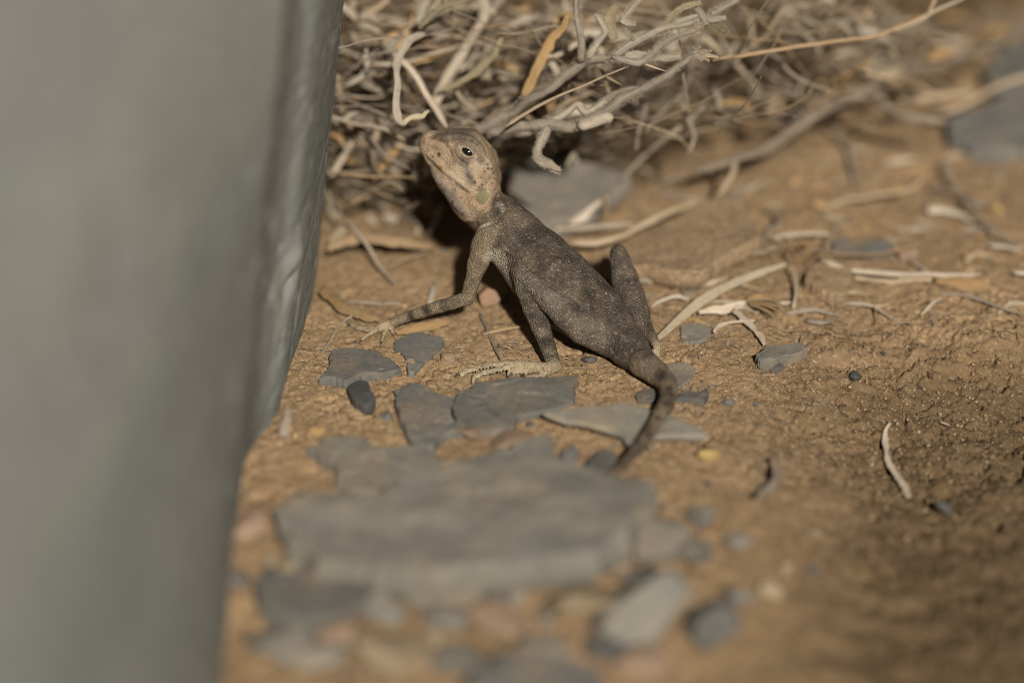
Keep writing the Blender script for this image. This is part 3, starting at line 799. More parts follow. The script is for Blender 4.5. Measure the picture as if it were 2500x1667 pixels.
# fringe scales under the long toes
for tt in toes[:2] + toes[4:]:
    for (a, b) in zip(tt[:-1], tt[1:]):
        for q in np.linspace(.15, .85, 4):
            x, y, h, r = [a[i] + (b[i] - a[i]) * q for i in range(4)]
            limb(chz([(*cc2(x, y + 10), h, 3.6), (*cc2(x - 8, y + 34), h - .012, 1.6)]), .008, (.50, .42, .28), 'toe')
# far hind leg, knee raised
limb(ch([(1540, 800, -.5, 46), (1545, 768, -.28, 41), (1536, 722, .0, 37), (1525, 680, .15, 32), (1514, 640, .25, 25), (1510, 618, .28, 20)]), .06, (.150, .118, .090), 'thigh')
limb(ch([(1510, 618, .28, 20), (1530, 690, .40, 20), (1560, 760, .25, 17)]) + chz([(1590, 820, .22, 13), (1606, 848, .10, 10)]), .03, BODY, 'shank')
limb(chz([(1606, 848, .10, 10), (1600, 858, .07, 8)]), .02, HAND, 'foot')
for dx, dy in ((-24, 14), (-14, 18), (-4, 18), (6, 14)):
    limb(chz([(1602, 854, .08, 7), (1602 + dx * .5, 854 + dy * .5, .06, 5), (1602 + dx, 854 + dy, .03, 4)]), .016, HAND, 'toe')
# tail
tail = [(1570, 886, .31, 35), (1602, 910, .29, 29), (1625, 932, .29, 24.5), (1634, 956, .31, 21), (1627, 985, .33, 18.5), (1610, 1015, .35, 17), (1586, 1055, .34, 15.5), (1556, 1096, .31, 14), (1521, 1136, .29, 12.5), (1490, 1163, .28, 10.5), (1470, 1178, .27, 7)]
limb(chz(tail), .04, TAILC, 'tail')

# folds, wrinkles, then the eye, the ear and the nostril openings
eyeC = surf(*cc1(832, 530))
nrmE = np.array([-.25, -.9, .35]); nrmE /= np.linalg.norm(nrmE)
eu = P(*cc1(925, 585), 45) - P(*cc1(745, 470), 45); eu -= nrmE * (eu @ nrmE); eu /= np.linalg.norm(eu)
ew = np.cross(eu, nrmE)
limb([(eyeC - nrmE * -.10 + vdir * .22, .205)] * 2, .07, HEADC, 'head')          # the swell of the lids
eyeC = surf(*cc1(832, 530))
sl, q = window(eyeC - .45, eyeC + .45)
du, dw = (q - eyeC) @ eu, (q - eyeC) @ ew
rr_ = np.sqrt(du ** 2 + (dw * 1.35) ** 2)
F[sl] += (.0085 * np.sin(rr_ * 62) * sst(.12, .16, rr_) * sst(.36, .24, rr_)).astype(np.float32)
for a_ in np.linspace(0, 2 * np.pi, 29)[:-1]:
    b_ = a_ + 2 * np.pi / 28
    A, B = [eyeC + eu * .114 * math.cos(q_) + ew * .066 * math.sin(q_) + nrmE * (-.012 - .02 * math.cos(q_) ** 2) for q_ in (a_, b_)]
    limb([(A, .016), (B, .016)], .014, (.33, .26, .18), 'head')
def almond(rel_u, rel_w): return np.sqrt((rel_u / .112) ** 2 + ((np.abs(rel_w) + .038) / .088) ** 2)
sl, q = window(eyeC - .3, eyeC + .3)
mm = np.maximum(almond((q - eyeC) @ eu, (q - eyeC) @ ew), np.abs((q - eyeC) @ nrmE) / .10)
F[sl] = np.maximum(F[sl], -(mm - 1) * .075).astype(np.float32)
earC = surf(*cc1(1025, 1105))
nrmR = np.array([-.30, -.85, .25]); nrmR /= np.linalg.norm(nrmR)
au_ = P(*cc1(1100, 1020), 45) - P(*cc1(955, 1190), 45); au_ -= nrmR * (au_ @ nrmR); au_ /= np.linalg.norm(au_)
aw_ = np.cross(au_, nrmR)
carve(earC, (au_, aw_, nrmR), (.158, .100, .05), .02)
nosC = surf(*cc1(412, 345)); carve(nosC, (RT, UP, FW), (.020, .016, .03), .008)
# mouth line
mouth = [cc1(*p) for p in ((300, 610), (420, 725), (545, 835), (680, 940), (790, 1030), (830, 1050))]
mpts = np.array([surf(a + 3, b - 2) for a, b in mouth]); mpts = catmull(mpts, 26)
for A, B in zip(mpts[:-1], mpts[1:]):
    s_ = window(np.minimum(A, B) - .06, np.maximum(A, B) + .06)
    d, _ = seg_dist(s_[1], A, B, .0, .0)
    F[s_[0]] += (.026 * np.exp(-(d / .020) ** 2)).astype(np.float32)
# throat fold and the shoulder crease
for crease, amp in (([cc1(*p) for p in ((1240, 1080), (1215, 1200), (1200, 1330), (1130, 1440), (1010, 1500))], .035),
                    ([cc1(*p) for p in ((1300, 1090), (1310, 1190), (1300, 1270), (1210, 1420))], .03),
                    ([(1238, 600), (1290, 650), (1330, 690), (1380, 722), (1430, 756)], .02)):
    cp = catmull(np.array([surf(*p) for p in crease]), 30)
    for A, B in zip(cp[:-1], cp[1:]):
        s_ = window(np.minimum(A, B) - .12, np.maximum(A, B) + .12)
        d, _ = seg_dist(s_[1], A, B, .0, .0)
        F[s_[0]] += (amp * .5 * np.exp(-(d / .035) ** 2)).astype(np.float32)

def surface_nets(F, org, h):
    s = F < 0
    nx_, ny_, nz_ = F.shape
    cnt = np.zeros((nx_ - 1, ny_ - 1, nz_ - 1), np.int8)
    for a in (0, 1):
        for b in (0, 1):
            for c in (0, 1):
                cnt += s[a:nx_ - 1 + a, b:ny_ - 1 + b, c:nz_ - 1 + c]
    I = np.argwhere((cnt > 0) & (cnt < 8))
    vid = np.full(cnt.shape, -1, np.int32); vid[I[:, 0], I[:, 1], I[:, 2]] = np.arange(len(I))
    acc = np.zeros((len(I), 3)); num = np.zeros(len(I))
    corners = [(a, b, c) for a in (0, 1) for b in (0, 1) for c in (0, 1)]
    val = {c: F[I[:, 0] + c[0], I[:, 1] + c[1], I[:, 2] + c[2]] for c in corners}
    for c in corners:
        for ax in range(3):
            if c[ax]: continue
            e = list(c); e[ax] = 1; e = tuple(e)
            a, b = val[c], val[e]
            m = (a < 0) != (b < 0)
            t = a[m] / (a[m] - b[m])
            p = np.tile(np.array(c, float), (m.sum(), 1)); p[:, ax] += t
            acc[m] += p; num[m] += 1
    V = org + h * (I + acc / num[:, None])
    faces = []
    for ax in range(3):
        o1, o2 = (ax + 1) % 3, (ax + 2) % 3
        sl0 = [slice(None)] * 3; sl1 = [slice(None)] * 3
        sl0[ax] = slice(0, -1); sl1[ax] = slice(1, None)
        a, b = s[tuple(sl0)], s[tuple(sl1)]
        E = np.argwhere(a != b)
        E = E[(E[:, o1] > 0) & (E[:, o2] > 0) & (E[:, o1] < F.shape[o1] - 1) & (E[:, o2] < F.shape[o2] - 1)]
        inside = a[E[:, 0], E[:, 1], E[:, 2]]
        def at(d1, d2):
            q = E.copy(); q[:, o1] -= d1; q[:, o2] -= d2
            return vid[q[:, 0], q[:, 1], q[:, 2]]
        qd = np.stack([at(1, 1), at(0, 1), at(0, 0), at(1, 0)], -1)
        qd[~inside] = qd[~inside][:, ::-1]
        faces.append(qd)
    fa = np.vstack(faces)
    return V, fa[(fa >= 0).all(1)]
LV, LF = surface_nets(F, lo, VOX)

# skin colours: limb by limb, then markings with a place of their own, and painted neck shade
wsum = np.zeros(len(LV)); csum = np.zeros((len(LV), 3)); best = np.full(len(LV), 9.0)
region = np.zeros(len(LV), int)
names = ['trunk', 'head', 'throat', 'upper_arm', 'forearm', 'hand', 'finger', 'thigh', 'shank', 'foot', 'toe', 'tail']
for A, B, ra, rb, col, tg in PR:
    d, t = seg_dist(LV, A, B, ra, rb)
    w = np.exp(-np.clip(d + .02, 0, None) / .022) * (1.6 if tg in ('finger', 'toe', 'hand', 'foot') else 1)
    w = w / (1 + 8 * np.clip(-d - .03, 0, 1))
    csum += w[:, None] * col; wsum += w
    m = d < best; best[m] = d[m]; region[m] = names.index(tg)
col = csum / np.maximum(wsum, 1e-12)[:, None]
def blob(px, py, r, c, s, squash=1.0, ang=0.0):
    """a marking round the skin point that lies at this place"""
    global col
    p = surf(px, py)
    q = LV - p
    a = math.radians(ang)
    u = RT * math.cos(a) + UP * math.sin(a); w = -RT * math.sin(a) + UP * math.cos(a)
    x, y, z = q @ u, q @ w, q @ FW
    jitter = 1 + .45 * fbm3(LV * 9, 3, 2)
    d = np.sqrt(x ** 2 + (y / squash) ** 2 + (z * .6) ** 2) / (r * PX) * jitter
    k = s * np.clip(1.35 - d, 0, 1) ** .8
    k = np.clip(k, 0, 1)[:, None]
    col = col * (1 - k) + np.asarray(c) * k
mot = fbm3(LV * 4.2, 201, 4)
body_m = np.isin(region, [0, 7, 8, 11])
col = col * (1 + np.where(body_m, 1.05, .4) * mot)[:, None]
fine = vn3(LV * 22, 211)
col = col * (1 + .28 * fine)[:, None]
lightspot = sst(.22, .42, vn3(LV * 8.5, 221))
col = np.where(body_m[:, None], col * (1 - .35 * lightspot[:, None]) + np.array([.22, .18, .14]) * .35 * lightspot[:, None], col)
darkspot = sst(.25, .42, vn3(LV * 13, 231))
col = col * (1 - .35 * darkspot * (region != 5))[:, None]
DK, LT = (.066, .054, .043), (.27, .215, .15)
for a in ((1290, 575, 42, DK, .75), (1330, 560, 30, DK, .5), (1222, 505, 22, DK, .8), (1208, 520, 14, DK, .7), (1250, 530, 30, (.235, .18, .12), .7), (1275, 540, 22, (.22, .17, .115), .6),  # the dark neck spots paint in shade below the jaw
          (1490, 765, 34, DK, .75), (1545, 845, 30, DK, .85), (1585, 862, 24, DK, .8), (1515, 850, 20, DK, .5), (1360, 690, 22, DK, .5), (1410, 760, 24, DK, .4), (1385, 640, 26, DK, .3),
          (1585, 893, 17, LT, .8), (1568, 905, 15, LT, .8), (1602, 880, 14, LT, .8), (1455, 800, 24, (.21, .17, .13), .6), (1400, 800, 26, (.23, .185, .14), .5), (1440, 850, 26, (.22, .18, .14), .5),
          (1200, 570, 26, (.24, .19, .13), .7), (1215, 640, 26, (.45, .39, .30), .9), (1205, 628, 20, (.5, .44, .34), .9), (1235, 670, 18, (.36, .30, .22), .7),
          (1512, 645, 18, DK, .45), (1520, 610, 16, (.21, .165, .11), .6), (1340, 745, 16, (.24, .2, .155), .5), (1315, 710, 14, (.24, .2, .155), .5),
          (1195, 545, 11, (.42, .37, .29), .9), (1180, 552, 9, (.42, .37, .29), .9), (1222, 500, 8, (.38, .32, .25), .9), (1228, 512, 6, (.38, .32, .25), .9)):
    blob(*a)
for x, y, s in ((1283, 735, .5), (1300, 768, .8), (1330, 790, .4), (1334, 832, .95)): blob(x, y, 17, (.055, .045, .035), s, .7)
for x, y in ((1325, 812), (1340, 858), (1355, 880)): blob(x, y, 13, LT, .7, .7)
for x, y, s in ((1082, 742, .6), (1040, 758, 1.), (1003, 774, 1.), (1110, 735, .5), (1152, 690, .5), (1165, 640, .4)): blob(x, y, 11, (.055, .045, .035), s, 1.4, 15)
for x, y in ((1060, 752), (1022, 768), (985, 780), (968, 788)): blob(x, y, 10, (.33, .265, .17), .6, 1.5, 15)
for i, (x, y) in enumerate(((1617, 916), (1633, 948), (1626, 985), (1607, 1020), (1583, 1060), (1555, 1097), (1522, 1134))):
    blob(x, y, 14 if i == 0 else 10, (.048, .038, .028), 1., 1.4 if i == 0 else .7)
# head markings
hb = lambda x, y, r, c, s, q=1., a=0.: blob(*cc1(x, y), r * .1913, c, s, q, a)
hb(420, 480, 150, (.37, .26, .18), .55); hb(500, 620, 120, (.36, .25, .175), .5)
hb(700, 230, 190, (.195, .155, .115), .75); hb(860, 280, 190, (.19, .15, .11), .7); hb(560, 260, 100, (.20, .16, .115), .6)
hb(800, 720, 60, (.16, .138, .118), .75, 2.0, 20); hb(860, 850, 60, (.15, .13, .11), .8, 1.6, 25)
hb(720, 790, 110, (.44, .345, .25), .7); hb(960, 720, 90, (.42, .33, .23), .6); hb(1120, 660, 50, (.42, .33, .22), .7, 2.2)
hb(1020, 640, 60, (.15, .115, .085), .7, .8, -40); hb(780, 930, 90, (.40, .31, .22), .5)
hb(1090, 850, 110, (.30, .205, .125), .6); hb(860, 1120, 90, (.34, .23, .12), .6); hb(980, 1220, 60, (.38, .26, .12), .5)
hb(830, 535, 78, (.48, .40, .28), .8, .62, -32)
hb(690, 520, 70, (.30, .225, .155), .5); hb(800, 620, 90, (.215, .175, .14), .6, .6)
for x, y, r in ((935, 918, 22), (1027, 950, 18), (990, 980, 17), (1025, 995, 14), (1110, 740, 20), (1150, 745, 18), (1175, 800, 18), (1130, 860, 16), (1060, 780, 16), (1100, 690, 18), (1190, 870, 15),
                (880, 1040, 12), (760, 1110, 14), (790, 640, 13), (700, 655, 12), (480, 560, 28), (400, 590, 18), (1020, 860, 14), (1160, 930, 14), (690, 1010, 12), (1080, 920, 13), (840, 690, 12)):
    hb(x, y, r, (.105, .078, .058), .85)
hb(495, 725, 30, (.30, .15, .035), .9); hb(520, 760, 22, (.42, .24, .06), .8); hb(412, 345, 34, (.20, .12, .05), .9); hb(285, 410, 34, (.33, .22, .10), .5); hb(335, 510, 24, (.24, .155, .085), .6)
hb(700, 940, 16, (.16, .11, .075), .7); hb(620, 890, 14, (.16, .11, .075), .7); hb(770, 1000, 15, (.16, .11, .075), .7)
# a darker line along the mouth groove
for A, B in zip(mpts[:-1], mpts[1:]):
    d, _ = seg_dist(LV, A, B, 0, 0)
    k = .75 * np.exp(-(d / .018) ** 2)[:, None]
    col = col * (1 - k) + np.array([.07, .05, .036]) * k
rel = LV - eyeC
em = almond(rel @ eu, rel @ ew)
near_eye = (np.abs(rel @ nrmE) < .12)
hd = region == 1
lum = col[hd] @ np.array([.3, .6, .1])
col[hd] = col[hd] * (np.clip((lum - .25) * 1.6 + .225, .045, .58) / np.maximum(lum, .02))[:, None]
col[hd] = col[hd] * np.array([.98, .97, .92]) * .93 + (col[hd] @ np.array([.3, .6, .1]))[:, None] * .07 * np.array([1.06, 1.0, .9])
k = (np.exp(-((em - 1.10) / .16) ** 2) * near_eye * .3)[:, None]
col = col * (1 - k) + np.array([.46, .375, .255]) * k
k = (np.exp(-((em - 1.62) / .14) ** 2) * near_eye * .35 * (rel @ ew > -.3))[:, None]
col = col * (1 - k) + np.array([.13, .10, .075]) * k
col = np.clip(col, .02, .75)
# light pencil lines along fingers
def mat_lizard():
    m, t, b = nt('lizard_skin', .62, .32)
    v = coords(t)
    at = N(t, 'Attribute', attribute_name='skin')
    vo = N(t, 'TexVoronoi', Scale=2250.0, feature='F1'); t.links.new(v, vo.inputs['Vector'])
    de = N(t, 'TexVoronoi', Scale=2250.0, feature='DISTANCE_TO_EDGE'); t.links.new(v, de.inputs['Vector'])
    ta = N(t, 'Attribute', attribute_name='tubercle').outputs['Fac']
    hm = N(t, 'MapRange'); hm.inputs['To Min'].default_value = .38; t.links.new(ta, hm.inputs['Value'])
    c = mix(t, hm.outputs[0], at.outputs['Color'], ramp(t, vo.outputs['Color'], [(.05, g(.62)), (.5, g(.95)), (.93, g(1.0)), (.97, g(1.0))]), 'MULTIPLY')
    tb = N(t, 'Math', operation='MULTIPLY'); t.links.new(N(t, 'Attribute', attribute_name='tubercle').outputs['Fac'], tb.inputs[0]); t.links.new(ramp(t, vo.outputs['Color'], [(.80, g(0)), (.86, g(.5))]), tb.inputs[1])
    c = mix(t, tb.outputs[0], c, (.30, .25, .19))
    e1 = N(t, 'Math', operation='MULTIPLY'); t.links.new(ramp(t, de.outputs['Distance'], [(0.0, g(.45)), (.14, g(0))]), e1.inputs[0]); t.links.new(hm.outputs[0], e1.inputs[1])
    c = mix(t, e1.outputs[0], c, (.045, .035, .027))
    e2 = N(t, 'Math', operation='MULTIPLY'); t.links.new(ramp(t, de.outputs['Distance'], [(0, g(0)), (.35, g(1))]), e2.inputs[0]); t.links.new(hm.outputs[0], e2.inputs[1])
    t.links.new(c, b.inputs['Base Color'])
    bump(t, b, [(noise(t, v, 700, 3, .6), .25, .03), (e2.outputs[0], 1.0, .02)])
    return m
lizard = empty('lizard', Pg(1350, 885, 0), 'small grey-brown lizard with raised tan head standing beside the concrete wall', 'lizard')
mobj('body', LV, LF, mat_lizard(), lizard, attrs=dict(skin=col, tubercle=np.where(np.isin(region, [0, 7, 8, 11]), 1., np.where(np.isin(region, [3, 4]), .75, np.where(region == 1, .12, .5)))))
m_eye, t_, b_ = nt('black_eye', .06, .6); b_.inputs['Base Color'].default_value = (.006, .005, .004, 1)
b_.inputs['Coat Weight'].default_value = .6
def ellipsoid(c, axes, radii, sub=3):
    v, f = ICO[sub]
    return np.asarray(c) + sum((v[:, i:i + 1] * radii[i]) * np.asarray(axes[i]) for i in range(3)), f
v_, f_ = ellipsoid(eyeC - nrmE * .078, (eu, ew, nrmE), (.114, .084, .082), 4)
mobj('eye', v_, f_, m_eye, lizard, label='glossy black eye')
m_ear, t_, b_ = nt('eardrum', .35, .4); cE = ramp(t_, noise(t_, coords(t_), 500, 3), [(.35, (.16, .138, .080)), (.65, (.26, .228, .135))]); t_.links.new(cE, b_.inputs['Base Color'])
v_, f_ = ellipsoid(earC - nrmR * .036, (au_, aw_, nrmR), (.148, .094, .024), 4)
mobj('eardrum', v_, f_, m_ear, lizard, label='olive oval eardrum')
m_claw, t_, b_ = nt('claw_horn', .4, .4); b_.inputs['Base Color'].default_value = (.05, .038, .028, 1)
def claw(base_pt, prev_pt, ln, r):
    d = base_pt - prev_pt; d /= np.linalg.norm(d)
    pts = [base_pt - d * .02, base_pt + d * ln * .55 + np.array([0, 0, .004]), base_pt + d * ln + np.array([0, 0, -ln * .45])]
    v, f, at = sweep_tube(pts, [r, r * .75, r * .1], step=.02, sides=6, rough=0, wob=0)
    mobj('claw', v, f, m_claw, lizard)
for tset, ln in ((toes, .10), (fingers, .07)):
    for tt in tset:
        pp = [Pg(*cc2(x, y), h) for x, y, h, r in tt]
        claw(pp[-1], pp[-2], ln, tt[-1][3] * PX * .75)

# ------------------------------------------------------------------ the woolly dead shrub: two branches reaching in over the lizard
br = empty('woolly_branch', P(1255, 300, 45.6), 'woolly grey-white dead branch forking into an upright twig and buds', 'branch')
fuzzy('stem', cN([(1110, 345), (1180, 312)]) + c6([(0, 960), (110, 850), (300, 755), (450, 640), (600, 530), (660, 500), (850, 490)]), [11, 12, 12, 11, 11, 12, 10, 10], ('d', 46.2, 45.4, 45.0), br)
fuzzy('stem', c6([(850, 490), (1000, 380), (1200, 290), (1450, 210), (1620, 150)]), [10, 9, 9, 8, 8], ('d', 45.0, 45.0), br)
fuzzy('twig', c6([(610, 520), (585, 380), (560, 250), (552, 100), (555, -40)]), [9, 8, 8.5, 8.5, 8.5], ('d', 45.0, 45.1), br)
fuzzy('twig', c6([(640, 490), (740, 340), (795, 270), (770, 200), (710, 120)]), [9, 8, 7, 7, 5], ('d', 45.0, 44.9), br)
fuzzy('twig', c6([(900, 200), (960, 140), (1020, 60), (1090, -20)]), [7, 7, 7, 7], ('d', 45.1, 45.2), br)
fuzzy('twig', c6([(850, 490), (960, 520), (1080, 530), (1180, 470), (1260, 400), (1400, 310), (1600, 255)]), [9, 8, 8, 9, 9, 8, 6], ('d', 44.9, 44.8), br)
fuzzy('twig', c6([(640, 560), (760, 520), (850, 560)]), [5, 8, 4], ('d', 45.2, 45.1), br)
fuzzy('twig', c6([(1690, 120), (1800, 60), (1930, -20)]), [8, 7, 7], ('d', 45.3, 45.6), br)
for pts, w in (([(880, 340), (830, 220), (840, 130), (890, 50)], [8, 15, 17, 7]), ([(1270, 250), (1340, 160), (1450, 70), (1610, 20)], [4, 8, 8, 6]), ([(1300, 250), (1420, 190), (1580, 130)], [5, 8, 4]),
               ([(1640, 220), (1740, 220), (1800, 250), (1850, 300)], [8, 12, 9, 3]), ([(960, 470), (1060, 465), (1160, 475)], [6, 12, 6]), ([(1200, 500), (1320, 490), (1430, 480)], [3, 12, 8]),
               ([(1630, 160), (1720, 170), (1820, 150)], [4, 8, 5]), ([(1560, 60), (1620, 130), (1660, 210)], [5, 9, 6]), ([(940, 260), (1000, 300), (1040, 340)], [5, 7, 4]), ([(920, 170), (1000, 200), (1050, 210)], [6, 8, 4])):
    o = piece('leaf', 'leaf', c6(pts), w, 'olive' if pts[0][0] in (1270, 1640, 880) else 'fuzz', ('d', 45.0, 44.9), br, cup=.55, thick=.03)
    v, f, at = fuzz_mesh(path3(c6(pts), ('d', 45.0, 44.9)), [q * PX * .9 for q in w], 420, .045, len(pts) + pts[0][0])
    mobj('leaf_hair', v, f, M['hair'], o, kind='stuff', smooth=False, attrs=at)
piece('tube', 'thorn', c6([(1120, 548), (1220, 578), (1320, 610)]), [4, 3, .5], 'straw', ('d', 44.9, 44.8), br)
piece('tube', 'thorn', c6([(795, 655), (870, 695), (950, 742)]), [4, 3, .5], 'straw', ('d', 44.9, 44.8), br)

br = empty('woolly_branch', P(1275, 320, 45.4), 'woolly grey branch with a drooping hooked twig and a star-shaped tip', 'branch')
fuzzy('stem', cN([(1190, 325), (1225, 318)]) + c6([(20, 1080), (160, 1070), (300, 1060), (420, 1080), (540, 1070)]), [10, 10, 11, 11, 12, 12, 12], ('d', 45.9, 45.2), br)
fuzzy('stem', c6([(540, 1070), (680, 1000), (800, 930), (1000, 820), (1150, 740), (1350, 620), (1460, 530), (1545, 460)]), [12, 12, 11, 11, 8, 8, 8, 9], ('d', 45.2, 44.8), br)
fuzzy('twig', c6([(560, 1065), (680, 1030), (780, 1000), (850, 1000)]), [12, 12, 12, 11], ('d', 45.1, 45.0), br)
fuzzy('twig', c6([(295, 1070), (255, 1170), (215, 1290), (225, 1360), (300, 1400), (410, 1460)]), [9, 9.5, 9, 10, 11, 6], ('d', 45.1, 44.8), br)
fuzzy('twig', c6([(320, 1030), (480, 960), (570, 900), (640, 960), (800, 860)]), [8, 9, 9, 9, 7], ('d', 45.4, 45.2), br)
fuzzy('twig', c6([(640, 980), (800, 860), (960, 780), (1080, 760)]), [7, 9, 9, 6], ('d', 45.4, 45.1), br)
for e in ((1700, 435), (1755, 490), (1680, 522), (1600, 400), (1540, 400), (1620, 520)):
    o = piece('leaf', 'leaf', c6([(1545, 465), ((1545 + e[0]) / 2 + 5, (465 + e[1]) / 2 - 8), e]), [5, 6.5, 2.5], 'fuzz' if e[0] < 1650 else 'straw', ('d', 44.8, 44.7), br, thick=.03)
    v, f, at = fuzz_mesh(path3(c6([(1545, 465), e]), ('d', 44.8, 44.7)), [5 * PX, 3 * PX], 260, .045, e[0])
    mobj('leaf_hair', v, f, M['hair'], o, kind='stuff', smooth=False, attrs=at)

def T(name, px, wid, mat, spec, label, cat, **kw):
    kw.setdefault('flat', .62)
    wid = [q * .88 for q in wid]
    return piece('tube', name, px, wid, mat, spec, None, label, cat, **kw)
def Lf(name, px, wid, mat, spec, label, cat='leaf', **kw):
    kw['cup'] = kw.get('cup', .3) * .55
    kw.setdefault('frill', .38)
    return piece('leaf', name, px, wid, mat, spec, None, label, cat, **kw)

# the brush pile behind the lizard, piece by piece
T('dry_straw', c6([(-60, 1080), (160, 930), (400, 800), (700, 680), (1010, 560)]), [6, 5, 5, 4, 2], 'straw', ('d', 45.1, 44.9), 'thin straight straw crossing just under the woolly forked branch', 'stem')
Lf('dead_leaf', c6([(90, 820), (170, 680), (240, 540), (330, 350), (430, 250), (470, 130)]), [7, 12, 15, 14, 14, 4], 'ochre', ('d', 46.0, 45.4), 'upright orange-brown leaf beside the woolly forked branch', cup=.2)
T('dry_straw', c6([(860, 1005), (1000, 1030), (1330, 1140), (1550, 1290), (1640, 1400), (1730, 1520)]), [4, 4, 4, 4, 3, 3], 'straw', ('d', 45.4, 46.5, 47.8), 'thin straw running down from the woolly hooked branch', 'stem')
T('dry_straw', c6([(930, 1530), (1150, 1310), (1440, 1070), (1560, 960), (1670, 870)]), [11, 10, 10, 9, 8], 'pale', ('d', 48.6, 47.6, 47.2), 'pale straw stem leaning up from the weathered slate behind the lizard', 'stem')
T('dry_straw', c6([(1440, 860), (1490, 980), (1560, 1130), (1530, 1240), (1490, 1310)]), [8, 9, 8, 6, 4], 'grey', ('d', 47.2, 47.0), 'short crooked grey stem crossing the pale leaning stem', 'stem')
T('dry_straw', c6([(1500, 1040), (1650, 1000), (1780, 1030), (1900, 1070)]), [7, 9, 8, 5], 'grey', ('d', 48, 48.8), 'blunt grey stem beyond the short crooked stem', 'stem')
Lf('dead_leaf', c5([(1005, 345), (930, 360), (850, 395), (775, 500), (715, 640), (705, 740), (720, 850), (700, 1000), (705, 1120), (730, 1220), (775, 1275)]), [4, 8, 11, 11, 11, 9, 9, 9, 10, 9, 4], 'white', ('d', 45.9, 45.3, 45.2), 'long curled whitish leaf hanging just above the lizard\'s snout', cup=.6, frill=.22, thick=.02)
Lf('dead_leaf', c5([(765, 1265), (830, 1210), (900, 1190), (980, 1180), (1010, 1130), (1035, 1130)]), [7, 7, 6, 7, 6, 2], 'graytan', ('d', 45.3, 45.3), 'small crinkled leaf curl at the lower end of the whitish leaf', cup=.6, frill=.3)
T('dry_straw', c5([(560, 400), (620, 480), (850, 720), (1000, 950), (1090, 1090), (1150, 1190), (1210, 1300)]), [8, 9, 10, 11, 11, 13, 9], 'pale', ('d', 46.6, 46.2, 46.0), 'pale smooth stem slanting down to the top of the lizard\'s head', 'stem')
T('dry_straw', c5([(1560, 0 - 60), (1600, 60), (1590, 170), (1500, 330), (1430, 450), (1250, 750), (1130, 950), (1090, 1100)]), [17, 17, 14, 15, 16, 18, 17, 12], 'pale', ('d', 47.4, 46.8, 46.4), 'thickest pale stem with a dark ring, behind the lizard\'s head', 'stem')
T('stem_ring', c5([(1600, 105), (1590, 150)]), [17, 17], 'brown', ('d', 47.2, 47.15), 'short dark collar around the thickest pale stem', 'node')
T('dry_straw', c5([(1640, 130), (1720, 40), (1800, -50)]), [13, 13, 13], 'pale', ('d', 47.2, 47.8), 'pale side shoot rising from the dark collar', 'stem')
T('dry_straw', c5([(1020, -40), (960, 120), (920, 240)]), [15, 14, 10], 'white', ('d', 47.5, 46.6), 'white stem behind the hairy dark stalk', 'stem')
T('dry_straw', c5([(960, -60), (900, 100), (860, 220), (760, 410), (700, 540)]), [8, 8, 8, 9, 8], 'tan', ('d', 47.4, 46.8), 'orange-tan stem passing behind the curled whitish leaf', 'stem')
o = T('hairy_twig', c5([(915, 270), (1000, 215), (1080, 140), (1250, 55), (1400, 10), (1540, -30)]), [10, 11, 11, 10, 8, 6], 'olive', ('d', 45.8, 45.8), 'hairy dark olive stalk above the curled whitish leaf', 'stalk')
v, f, at = fuzz_mesh(path3(c5([(915, 270), (1080, 140), (1250, 55), (1400, 10)]), ('d', 45.8, 45.8)), [10 * PX] * 3, 420, .06, 77)
mobj('stem_hair', v, f, M['hair'], o, kind='stuff', smooth=False, attrs=at)
Lf('dead_leaf', c5([(1120, 945), (1300, 870), (1500, 740), (1600, 660), (1690, 560), (1730, 490), (1780, 390)]), [3, 5, 7, 9, 9, 7, 4], 'olive', ('d', 46.2, 45.9), 'narrow dark folded leaf pointing up beside the thickest pale stem', cup=.7)
Lf('dead_leaf', c5([(840, 700), (930, 640), (1030, 590), (1120, 540), (1210, 475)]), [5, 11, 13, 10, 4], 'ochre', ('d', 47.2, 47.5), 'golden pointed leaf tucked behind the curled whitish leaf')
Lf('dead_leaf', c5([(580, 420), (660, 360), (740, 300), (790, 260)]), [5, 8, 7, 3], 'ochre', ('d', 47.2, 47.2), 'small golden leaf next to the dried flower head')
Lf('dead_leaf', c5([(170, 885), (260, 840), (340, 790), (370, 720), (395, 640), (400, 500)]), [2, 8, 7, 6, 8, 2], 'white', ('d', 46.8, 46.4), 'pale bent leaf with a sharp tip close to the wall')
fl = empty('dried_flower', P(905, 85, 47.4), 'dried straw-coloured flower head beside the wall', 'flower head')
for pts, w in (([(310, 190), (420, 160), (500, 200), (565, 195)], [5, 12, 11, 2]), ([(300, 250), (400, 270), (520, 330)], [5, 11, 5]), ([(330, 330), (430, 380), (500, 440)], [6, 11, 6]), ([(370, 300), (480, 340), (590, 390)], [6, 10, 5]),
               ([(320, 320), (370, 390), (420, 460)], [5, 9, 4]), ([(420, 380), (500, 400), (590, 430)], [5, 9, 4]), ([(240, 320), (290, 390), (330, 450)], [4, 8, 3]), ([(300, 230), (250, 150), (150, 60)], [5, 8, 6]), ([(340, 120), (480, 100), (620, 0)], [6, 8, 5]), ([(280, 220), (250, 120), (270, 20)], [6, 9, 7])):
    piece('leaf', 'petal', c5(pts), w, 'straw' if pts[0][0] > 315 else 'pale', ('d', 47.4, 47.0), fl)
piece('tube', 'stalk', c5([(280, 260), (260, 200), (240, 90), (250, -40)]), [9, 10, 8, 7], 'brown', ('d', 47.5, 47.9), fl)
T('dry_straw', c5([(95, 760), (110, 950), (130, 1080), (200, 1250), (290, 1370), (400, 1480)]), [9, 10, 10, 10, 10, 9], 'straw', ('d', 46.8, 47.3), 'long curved straw stem hugging the wall', 'stem')
